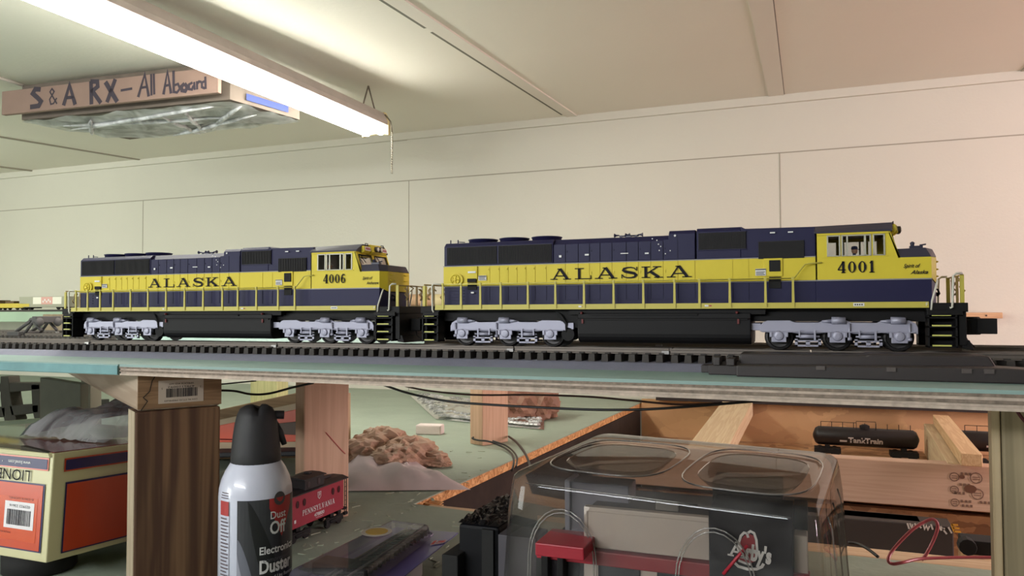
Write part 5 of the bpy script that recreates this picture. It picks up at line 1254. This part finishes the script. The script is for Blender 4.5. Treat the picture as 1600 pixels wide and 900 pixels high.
def lumps(name, label, parts, m):
    b = MB()
    for (u, v, rx, ry, rz, sd) in parts:
        c = atz(u, v, ZT); bm = bmesh.new(); bmesh.ops.create_icosphere(bm, subdivisions=4, radius=1)
        vs = []
        for q in bm.verts:
            p = q.co; n1 = 1 - abs(noise.noise(p * 2.2 + Vector((sd, 0, 0)))) * 2; n2 = 1 - abs(noise.noise(p * 5 + Vector((0, sd, 0)))) * 2
            k = .76 + .24 * n1 + .06 * n2
            vs.append((c.x + p.x * rx * k, c.y + p.y * ry * k, max(ZT + .0006, ZT + rz * .55 + p.z * rz * k)))
        b.add(vs, [tuple(w_.index for w_ in f.verts) for f in bm.faces]); bm.free()
    return tag(b.build(name, m), label, 'paper')
lumps('kraft_paper', 'crumpled brown paper lying behind the white tissue sheet', [(575, 722, .055, .05, .034, 1), (598, 718, .06, .055, .041, 4), (640, 724, .055, .06, .033, 9), (615, 730, .045, .04, .026, 14)], KR)
lumps('kraft_paper_roll', 'narrow twist of brown paper at the right end of the crumpled brown paper', [(668, 727, .045, .026, .020, 6), (690, 728, .020, .016, .009, 16)], KR)
crumple('tissue_sheet', 'thin white tissue sheet spread over the mint table by the pale post', 'paper', [(540, 768), (736, 766), (625, 712), (540, 705)], ZT + .001, .022, TIS, 24, 2.6, 11, .8, .05)
lumps('kraft_bundle', 'crumpled brown paper bundle behind the short post, up near the shelf', [(795, 654, .10, .09, .075, 3), (832, 653, .075, .08, .075, 8)], mat('kraft_dark', (150, 112, 92), .6, var=.15, scale=20))
BUB = clear('bubble_film', (235, 240, 235), .9, haze=.5, rough=.2)
o = crumple('bubble_wrap', 'sheet of bubble wrap spread on the mint table around the short post', 'bubble wrap', [(680, 655), (850, 672), (850, 640), (640, 618)], ZT + .002, .022, BUB, 30, 5, 31, 1.0, .05)
b = MB(); random.seed(5)
for i in range(26):
    for j in range(12):
        a, c = (i + .5 * (j % 2)) / 26, j / 12
        C_ = [atz(u, v, ZT) for u, v in [(690, 655), (845, 670), (845, 640), (650, 620)]]
        p = (C_[0] * (1 - a) + C_[1] * a) * (1 - c) + (C_[3] * (1 - a) + C_[2] * a) * c
        b.lathe([(.010, 0), (.008, .004), (.003, .006)], (p.x, p.y, ZT + .008 + .010 * abs(noise.noise(Vector((a * 5, c * 5, 31))))), 'z', 6)
k = b.build('bubbles', BUB, o); k['kind'] = 'stuff'
b = MB(); q = atz(672, 678, ZT); b.box(-.030, .030, -.016, .016, 0, .022); tag(b.build('foam_block', mat('foam_white', (226, 210, 206), .8, bump=.3, bscale=200), bevel=.003), 'small white foam block on the mint table left of the short post', 'foam', None, (q.x, q.y, ZT), (0, 0, R(10)))
# loose wood flakes on the table
b = MB(); random.seed(9)
for i in range(160):
    u, v = 470 + random.random() * 300, 700 + random.random() * 190
    p = atz(u, v, ZT)
    if p.y > .95 and p.x > -.52: continue
    a = random.random() * 6.28; l, w_ = .002 + random.random() * .006, .0008 + random.random() * .0012
    d1, d2 = Vector((math.cos(a), math.sin(a), 0)) * l, Vector((-math.sin(a), math.cos(a), 0)) * w_
    z = Vector((0, 0, .0006)); b.hexa([p - d1 - d2, p + d1 - d2, p + d1 + d2, p - d1 + d2, p - d1 - d2 + z, p + d1 - d2 + z * 2, p + d1 + d2 + z * 2, p - d1 + d2 + z])
o = b.build('wood_flakes', mat('flake_mint', (160, 168, 148), .7)); o['kind'] = 'stuff'; tag(o, 'loose pale wood flakes scattered over the mint table', 'wood flakes')

# ------------------------------------------------------------------ blister pack with track and black blocks
c0_, c1_, c2_, c3_ = atz(470, 915, ZT + .03), atz(620, 905, ZT + .03), atz(716, 828, ZT + .03), atz(628, 822, ZT + .03)
ax = (c3_ - c0_).normalized(); org = c0_
zc = ZT + .026
PUR = mat('purple_card', (72, 58, 132), .35, coat=.3); BPK = clear('blister_clear', (230, 224, 238), .35, haze=.06, rough=.06)
t = thing('track_pack', 'clear blister pack of model track on a purple card with a yellow round sticker', 'track pack')
K = [atz(430, 925, zc), atz(600, 925, zc), atz(716, 832, zc), atz(618, 824, zc)]
b = MB(); b.hexa([p - Vector((0, 0, .0012)) for p in K] + K); b.build('card', PUR, t)
rdir = (K[2] - K[3]).normalized(); ldir = (K[0] - K[3]).normalized()
fk = Fr(K[3] + Vector((0, 0, .0003)), rdir, -ldir)
b = MB(); 
def card(a, c, l=0.0):   # a: across (0..1), c: from far end (0) to near end (1)
    return (K[3] * (1 - a) + K[2] * a) * (1 - c) + (K[0] * (1 - a) + K[1] * a) * c + Vector((0, 0, l))
b.use(mat('card_white_line', (200, 190, 220), .4)); b.tube([card(.50 + .2 * math.cos(k * .35), .10 + .07 * math.sin(k * .35), .0006) for k in range(19)], .0005, 4)
b.build('card_line', None, t)
q0 = atz(680, 852, zc); q1 = atz(712, 846, zc); dq = q1 - q0; fq = Fr(q0 + Vector((0, 0, .0004)), dq, Vector((-dq.y, dq.x, 0)))
b = MB(); b.use(mat('card_outline', (225, 215, 230), .4)); text(b, 'ls', -.006, .001, .0105, fq, .0004, width=.024, bold=.05, shear=.4); b.use(mat('card_red', (200, 44, 50), .4)); text(b, 'ls', -.0055, .0015, .0098, fq, .0008, width=.023, bold=.02, shear=.4)
b.build('card_lettering', None, t, recalc=False)
h = .017
bl = [card(.04, .97), card(.80, .97), card(.74, .14), card(.10, .10)]; up = Vector((0, 0, h))
b = MB(); cc = sum(bl, Vector()) / 4; tops = [p + (cc - p) * .05 + up for p in bl]
b.hexa([p + Vector((0, 0, .0005)) for p in bl] + tops); b.f = b.f[1:]; b.m = b.m[1:]; b.sm = b.sm[1:]; b.build('blister', BPK, t, bevel=.004, seg=3)
stc = card(.26, .38, h + .0012); b = MB(); b.use(mat('sticker_pale', (205, 198, 190), .5)); b.lathe([(.0165, 0), (.0165, .0004)], stc, 'z', 28); b.use(mat('sticker_yellow', (198, 160, 50), .5)); b.lathe([(.0120, .0004), (.0120, .0008)], stc, 'z', 24); b.build('round_sticker', None, t)
b = MB()
for k in (.40, .46, .60): b.tube([card(k, .16, .010), card(k, .95, .010)], .0011, 5)
b.build('packed_rail', RAIL, t)
for i in range(18):
    c = .17 + i * .045; b = MB(); p, q = card(.36, c, .003), card(.68, c - .02, .003); d = (q - p).normalized(); s_ = Vector((-d.y, d.x, 0)) * .0022; z = Vector((0, 0, .006))
    b.hexa([p - s_, q - s_, q + s_, p + s_, p - s_ + z, q - s_ + z, q + s_ + z, p + s_ + z]); b.build('tie', BLK, t)
b = MB(); p = card(.30, .78, .008); b.box(p.x - .02, p.x + .02, p.y - .012, p.y + .012, p.z - .006, p.z + .006); b.build('switch_motor', BLKM, t, bevel=.002)
b = MB(); q = card(.6, .5); b.box(q.x - .05, q.x + .02, q.y - .03, q.y + .03, ZT, zc - .0014)
tag(b.build('pack_support', mat('white_foam_slab', (180, 180, 186), .7), bevel=.002), 'pale slab under the purple carded track pack', 'slab')

NAVB = mat('coal_black', (12, 12, 17), .6, spec=.2)
# two dark boxes left of the clear case
def bxz(us, name, label, d, y, top, m, cat):
    P0, P1 = aty(us[0], 800, y), aty(us[1], 800, y)
    b = MB(); b.box(P0.x, P1.x, y, y + d, ZT, top); return tag(b.build(name, m, bevel=.002), label, cat)
y1 = .615; top1 = aty(716, 818, y1).z
t = thing('coal_bin', 'tall black open bin filled with rough coal, left of the clear case', 'model building')
p0, p1 = aty(716, 818, y1), aty(779, 818, y1)
b = MB(); b.box(p0.x, p1.x, y1, y1 + .105, ZT, top1); b.build('bin', NAVB, t, bevel=.003)
b = MB(); n = 22; vs = [(p0.x + (p1.x - p0.x) * i / n, y1 + .105 * j / n, top1 + .001 + .004 * random.random() * (0 < i < n and 0 < j < n)) for i in range(n + 1) for j in range(n + 1)]
b.add(vs, [(i * (n + 1) + j, (i + 1) * (n + 1) + j, (i + 1) * (n + 1) + j + 1, i * (n + 1) + j + 1) for i in range(n) for j in range(n)]); o = b.build('coal', mat('coal', (16, 16, 19), .4), t); o['kind'] = 'stuff'
b = MB(); p2, p3 = aty(754, 820, y1 - .001), aty(772, 880, y1 - .001); b.box(p2.x, p3.x, y1 - .003, y1, ZT, top1 - .002); b.build('front_rib', BLKM, t)
p4, p5 = aty(690, 860, .60), aty(715, 860, .60)
b = MB(); b.box(p4.x, p5.x, .60, .66, ZT, aty(690, 866, .6).z); b.build('side_box', BLKM, t, bevel=.001)

# ------------------------------------------------------------------ restaurant model in a clear case
ZC = -.130
FL = atz(790, 738, ZC); FRc = atz(1277, 797, ZC); BL = atz(938, 674, ZC); BR = atz(1312, 707, ZC)
Cc = (FL + FRc + BL + BR) / 4
CLR = clear('case_clear', (226, 222, 218), .34, haze=.045, rough=.03)
CLE = clear('case_edge', (226, 222, 218), 1.2, haze=.12, rough=.1)
t = thing('clear_case', 'large clear plastic blister case with rounded corners, over the red and white restaurant model', 'plastic case')
def ring(z, grow, rc, n=5):
    pts = []; Q = [FL, FRc, BR, BL]
    for i in range(4):
        p = Q[i] + (Q[i] - Cc).normalized() * grow; pa = Q[i - 1] + (Q[i - 1] - Cc).normalized() * grow; pb = Q[(i + 1) % 4] + (Q[(i + 1) % 4] - Cc).normalized() * grow
        d1 = (pa - p).normalized(); d2 = (pb - p).normalized(); s, e = p + d1 * rc, p + d2 * rc
        for k in range(n + 1):
            a = k / n; pts.append(((1 - a) ** 2 * s + 2 * a * (1 - a) * p + a * a * e).xy.to_3d() + Vector((0, 0, z)))
    return pts
rings = [ring(ZC, -.010, .016), ring(ZC - .0012, -.005, .018), ring(ZC - .004, -.001, .019), ring(ZC - .010, .001, .020), ring(ZC - .030, .004, .020), ring(ZC - .10, .009, .020), ring(ZT + .004, .013, .020), ring(ZT + .003, .030, .024), ring(ZT + .0005, .031, .024)]
m = len(rings[0]); vs = [p for r_ in rings for p in r_]; fs_ = [(i * m + k, i * m + (k + 1) % m, (i + 1) * m + (k + 1) % m, (i + 1) * m + k) for i in range(len(rings) - 1) for k in range(m)]
fs_.append(tuple(range(m)))
b = MB(); b.add(vs, fs_); b.build('shell', CLR, t, smooth=True)
def lerp4(a, c): return (FL * (1 - a) + FRc * a) * (1 - c) + (BL * (1 - a) + BR * a) * c
def fcase(a, z):  # on the front face
    p = FL * (1 - a) + FRc * a; g = (p - Cc).normalized(); return Vector((p.x, p.y, z)) + Vector((0, -1, 0)) * (.002 + (ZC - z) * .09)
b = MB()
for a0, a1, zt in ((.100, .345, ZC - .022), (.600, .835, ZC - .020)):
    am, rw = (a0 + a1) / 2, (a1 - a0) / 2
    for dr in (0, .009):
        pts = [fcase(am - (rw - dr), ZT + .01)] + [fcase(am - (rw - dr) * math.cos(R(k * 15)), zt - .038 + (.038 - dr * .3) * math.sin(R(k * 15))) for k in range(13)] + [fcase(am + (rw - dr), ZT + .01)]
        b.tube(pts, .0006, 6)
b.build('arch_rib', CLE, t)
b = MB()
for (a0, a1, c0, c1) in ((.06, .50, .12, .80), (.55, .97, .10, .85)):
    pts = []
    for k in range(33):
        an = k / 32 * 2 * math.pi; ex = lambda v: math.copysign(abs(v) ** .55, v)
        a = (a0 + a1) / 2 + (a1 - a0) / 2 * ex(math.cos(an)); c = (c0 + c1) / 2 + (c1 - c0) / 2 * ex(math.sin(an)); p = lerp4(a, c); pts.append(Vector((p.x, p.y, ZC + .001)))
    b.tube(pts, .0007, 6, False)
    inn = [lerp4((a0 + a1) / 2 + ((p_ - .5)) * 0, .5) for p_ in (0,)]
b.build('lid_rib', CLE, t)
b = MB()
for (a0, a1, c0, c1) in ((.10, .46, .2, .72), (.59, .93, .18, .77)):
    n = 24; rim = []; low = []
    for k in range(n):
        an = k / n * 2 * math.pi; ex = lambda v: math.copysign(abs(v) ** .6, v)
        for lst, sc_, dz in ((rim, 1.0, .0005), (low, .86, -.006)):
            a = (a0 + a1) / 2 + (a1 - a0) / 2 * sc_ * ex(math.cos(an)); c = (c0 + c1) / 2 + (c1 - c0) / 2 * sc_ * ex(math.sin(an)); p = lerp4(a, c); lst.append((p.x, p.y, ZC + dz))
    b.add(rim + low, [(k, (k + 1) % n, n + (k + 1) % n, n + k) for k in range(n)] + [tuple(range(n, 2 * n))])
b.build('lid_recess', CLR, t, smooth=True)
# right side flutes
b = MB()
for c in (.14, .34, .56):
    p = FRc * (1 - c) + BR * c; g = Vector((.004, 0, 0)); b.tube([Vector((p.x, p.y, ZC - .012)) + g, Vector((p.x, p.y, ZC - .02)) + g * 1.6, Vector((p.x, p.y, ZT + .01)) + g * 4], .0006, 6)
b.build('side_rib', CLE, t)
# wisps of the front edge
b = MB(); b.tube([fcase(a / 12, ZC - .006) + Vector((0, .0005, 0)) for a in range(1, 9)], .0005, 6); b.build('edge_rib', CLE, t)

# the restaurant itself
WALLM = mat('model_wall_white', (196, 186, 178), .5); REDM = mat('model_red', (150, 26, 44), .4); DGR = mat('model_charcoal', (26, 23, 31), .7, spec=.15); GRY = mat('model_grey', (120, 120, 132), .5)
t = thing('restaurant_model', "red, white and charcoal Arby's restaurant building model inside the clear case", 'model building')
def blk(u0, u1, v0, v1, y, d, m, name, bev=.0008, par=t):
    a, c = aty(u0, v0, y), aty(u1, v0, y); z1 = a.z if abs(a.z) > abs(c.z) * 0 else c.z
    b = MB(); z0 = ZT if v1 is None else aty(u0, v1, y).z; b.box(a.x, c.x, y, y + d, max(ZT, z0) , a.z); return b.build(name, m, par, bevel=bev)
Y1 = .560
blk(912, 1108, 797, 872 - 18, Y1, .004, WALLM, 'parapet')
blk(912, 1108, 791, 799, Y1 - .001, .007, WALLM, 'parapet_cap')
blk(912, 918, 797, 860, Y1 - .001, .006, WALLM, 'corner_trim')
blk(838, 1265, 851, 872, Y1 - .004, .012, REDM, 'red_band')
blk(912, 1110, 872, None, Y1 + .001, .004, WALLM, 'lower_wall')
for u0, u1 in ((934, 1000), (1026, 1096)): blk(u0, u1, 880, None, Y1 - .0005, .002, mat('model_window', (44, 48, 60), .2), 'shop_window')
blk(836, 912, 848, 868, Y1 - .030, .040, REDM, 'red_canopy')
blk(845, 856, 868, None, Y1 - .01, .01, BLK, 'canopy_post'); blk(870, 880, 868, None, Y1 - .01, .01, BLK, 'canopy_post')
blk(884, 982, 752, None, .640, .03, GRY, 'tall_wall'); blk(882, 890, 750, 856, .636, .03, mat('pale_trim', (140, 142, 156), .5), 'corner_trim')
blk(912, 1110, 800, None, .60, .09, mat('roof_grey', (92, 88, 90), .7), 'roof')
blk(838, 884, 862, None, .60, .08, DGR, 'annex')
# sign tower
tw = blk(1107, 1238, 797, None, .548, .05, DGR, 'sign_tower')
blk(1113, 1222, 750, 785, .640, .035, BLK, 'roof_unit'); blk(1240, 1262, 836, None, .560, .02, WALLM, 'white_column'); blk(1240, 1262, 790, 836, .575, .02, BLK, 'black_column')
blk(1024, 1060, 783, 806, .628, .006, mat('vent_plate', (130, 126, 120), .6), 'roof_vent')
fa = Fr((0, .548, 0), (1, 0, 0), (0, 0, 1))
def lp(zx, zy): # from the 956x900 zoom of region 960,580-1300,900
    p = aty(960 + zx * 340 / 956, 580 + zy * 320 / 900, .548); return (p.x, p.z)
b = MB(); b.use(mat('logo_red', (150, 34, 48), .45))
b.poly([lp(560, 735), lp(570, 722), lp(590, 712), lp(612, 722), lp(622, 760), lp(625, 790), lp(600, 800), lp(548, 790), lp(552, 760)], fa, .0006)
b.poly([lp(540, 800), lp(630, 800), (lp(620, 835)[0], lp(620, 835)[1]), lp(585, 845), lp(548, 838)], fa, .0006)
b.use(WHT); wl = .0016
b.ribbon([lp(548, 792), lp(546, 755), lp(556, 722), lp(570, 708), lp(583, 712), lp(588, 730)], wl, fa, .0009)
b.ribbon([lp(583, 712), lp(598, 702), lp(614, 710), lp(624, 740), lp(628, 788)], wl, fa, .0009)
b.ribbon([lp(526, 838), lp(545, 856), lp(585, 868), lp(625, 868), lp(648, 858), lp(656, 844)], wl * 1.2, fa, .0009); b.ribbon([lp(545, 830), lp(575, 842), lp(600, 848)], wl, fa, .0009)
LG = lambda a, c, l=0: fa(a, c, .0011)
x0, z0 = lp(498, 815); x1, _ = lp(690, 815); b.use(WHT); LG = Fr(fa(x0, z0 + .0016, .0013), (1, 0, -.10), (.10, 0, 1)); slab(b, 'A', 0, .0, .0098, .0120, LG, .0, 1.7)
text(b, "rby's", .0118, .0, .0102, LG, 0, width=(x1 - x0 - .0120), bold=.05)
lab(b.build('sign_logo', None, t, recalc=False), "white and red Arby's hat logo on the charcoal tower")
b = MB(); p, q = aty(1130, 897, .54), aty(1168, 852, .54); b.tube([p, q], .0012, 6); tag(b.build('red_stick', REDM), 'thin red strip leaning in front of the charcoal sign tower', 'strip')
blk(778, 838, 835, None, .585, .03, mat('case_dark_card', (66, 62, 70), .6), 'card_insert')

# ------------------------------------------------------------------ tank cars on the pit deck
def tankcar(u0, u1, v0, v1, y, label, txt, loz=-.377):
    x0, x1 = aty(u0, 680, y).x, aty(u1, 680, y).x; L = (x1 - x0); c = (x0 + x1) / 2
    t = thing('tank_car', label, 'railcar', (c, y, loz))
    r_ = .024; zc = aty((u0 + u1) / 2, (v0 + v1) / 2, y).z - loz
    b = MB(); b.smooth = True; b.lathe([(.004, -L / 2), (r_ * .8, -L / 2 + .006), (r_, -L / 2 + .014), (r_, L / 2 - .014), (r_ * .8, L / 2 - .006), (.004, L / 2)], (0, 0, zc), 'x', 24); b.build('tank', mat('tank_car_black', (30, 26, 28), .4), t)
    b = MB(); b.lathe([(.012, r_ * .9), (.012, r_ + .006), (.006, r_ + .009)], (0.0, 0, zc), 'z', 12); b.build('dome', BLKM, t)
    b = MB()
    for k in range(9): xx = -L / 2 + .02 + k * (L - .04) / 8; b.tube([(xx, -.006, zc + r_ * .9), (xx, -.006, zc + r_ + .013)], .0008, 4)
    b.tube([(-L / 2 + .02, -.006, zc + r_ + .013), (-.02, -.006, zc + r_ + .013)], .0007, 4); b.tube([(-.02, -.012, zc + r_ + .018), (.025, -.012, zc + r_ + .018)], .0007, 4); b.tube([(-.02, -.012, zc + r_ * .8), (-.02, -.012, zc + r_ + .018)], .0007, 4); b.tube([(.025, -.012, zc + r_ * .8), (.025, -.012, zc + r_ + .018)], .0007, 4)
    b.build('walkway_rail', BLKM, t)
    for xx in (-L / 2 + .035, L / 2 - .035):
        b = MB(); b.box(xx - .032, xx + .032, -.020, .020, .008, .020)
        for s in (-1, 1):
            for yy in (-.018, .018): b.lathe([(.011, -.003), (.011, .003)], (xx + s * .018, yy, .011), 'y', 16)
        b.box(xx - .006, xx + .006, -.012, .012, .018, max(.022, zc - r_ * .8)); b.build('wheel_truck', BLKM, t)
    ft_ = Fr((0, -r_ - .0006, zc), (1, 0, 0), (0, 0, 1)); b = MB()
    wrapf = lambda a, c_, l=0: Vector((a, -(r_ + .0006) * math.cos(c_ / r_), zc + (r_ + .0006) * math.sin(c_ / r_)))
    text(b, txt, -.040, -.012, .0135, wrapf, width=.080, bold=.035); b.add([wrapf(-.060, -.011), wrapf(-.043, -.011), wrapf(-.043, -.006), wrapf(-.060, -.006)], [(0, 1, 2, 3)])
    b.build('side_lettering', mat('tank_lettering', (196, 186, 180), .5), t, recalc=False)
    return t
tankcar(1270, 1436, 668, 699, 2.15, 'black tank car with white TankTrain lettering on the deck, left of the diagonal boards', 'TankTrain')
tankcar(1492, 1680, 677, 707, 2.10, 'black tank car with white lettering half hidden behind the right post', 'TankTrain')
# low block with slanted letters; dark body and grey top paint a shadow's edge
t = thing('shadow_block', 'low block with slanting white letters deep in the pit under the beam, dark as painted shadow', 'railcar')
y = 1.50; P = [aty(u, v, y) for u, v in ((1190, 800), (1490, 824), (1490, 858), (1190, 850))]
b = MB(); b.box(P[0].x, P[1].x, y, y + .06, -.64, P[1].z); b.build('car_body', mat('painted_shadow_dark', (52, 44, 40), .7), t, bevel=.002)
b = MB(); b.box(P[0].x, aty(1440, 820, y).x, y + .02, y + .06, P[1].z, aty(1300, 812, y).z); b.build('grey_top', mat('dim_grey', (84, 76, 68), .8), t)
b = MB(); fl = Fr((0, y - .0006, 0), (1, 0, 0), (0, 0, 1)); SLT = mat('dim_white', (206, 198, 190), .6)
def dl(zx, zy): p = aty(1310 + zx * 250 / 1600, 780 + zy * 120 / 768, y - .001); return (p.x, p.z)
for pts in ([(690, 240), (708, 298)], [(715, 240), (735, 296), (742, 250)], [(765, 240), (780, 298)], [(790, 245), (830, 290)], [(850, 250), (862, 300), (880, 265), (895, 305), (912, 268)], [(925, 250), (945, 305)], [(985, 300), (1000, 255), (1030, 315)], [(1020, 270), (1085, 350)], [(1040, 310), (1062, 290)], [(1100, 280), (1135, 342)]):
    b.ribbon([dl(*q) for q in pts], .0028, fl, .0)
b.build('slant_lettering', SLT, t, recalc=False)
t = thing('letter_sign', 'orange letter E standing on the dim board beside the slanting white letters', 'sign')
p = dl(1130, 250); b = MB(); fe = Fr((0, y, 0), (1, 0, 0), (0, 0, 1))
E_ = [(1130, 250), (1150, 325)]
for i, pts in enumerate(([(1132, 250), (1158, 325)], [(1132, 256), (1198, 258)], [(1145, 288), (1212, 292)], [(1155, 322), (1226, 328)])):
    b.ribbon([dl(*q) for q in pts], .0035, fl, .0004)
b.build('letter', mat('letter_orange', (222, 160, 60), .5), t, recalc=False)
b = MB(); p = aty(1535, 855, 1.3); b.box(p.x - .025, p.x + .06, 1.3, 1.34, p.z - .012, p.z + .008); b.lathe([(.012, -.01), (.012, .01)], (p.x - .02, 1.30, p.z), 'y', 12); tag(b.build('dark_coupler', BLKM, bevel=.001), 'small black coupler piece by the right post, deep in the pit', 'model part')
b = MB(); b.box(p.x - .022, p.x + .1, 1.28, 1.36, -.64, p.z - .0125); tag(b.build('support_block', OSBM), 'strand board block under the small black coupler piece', 'board')
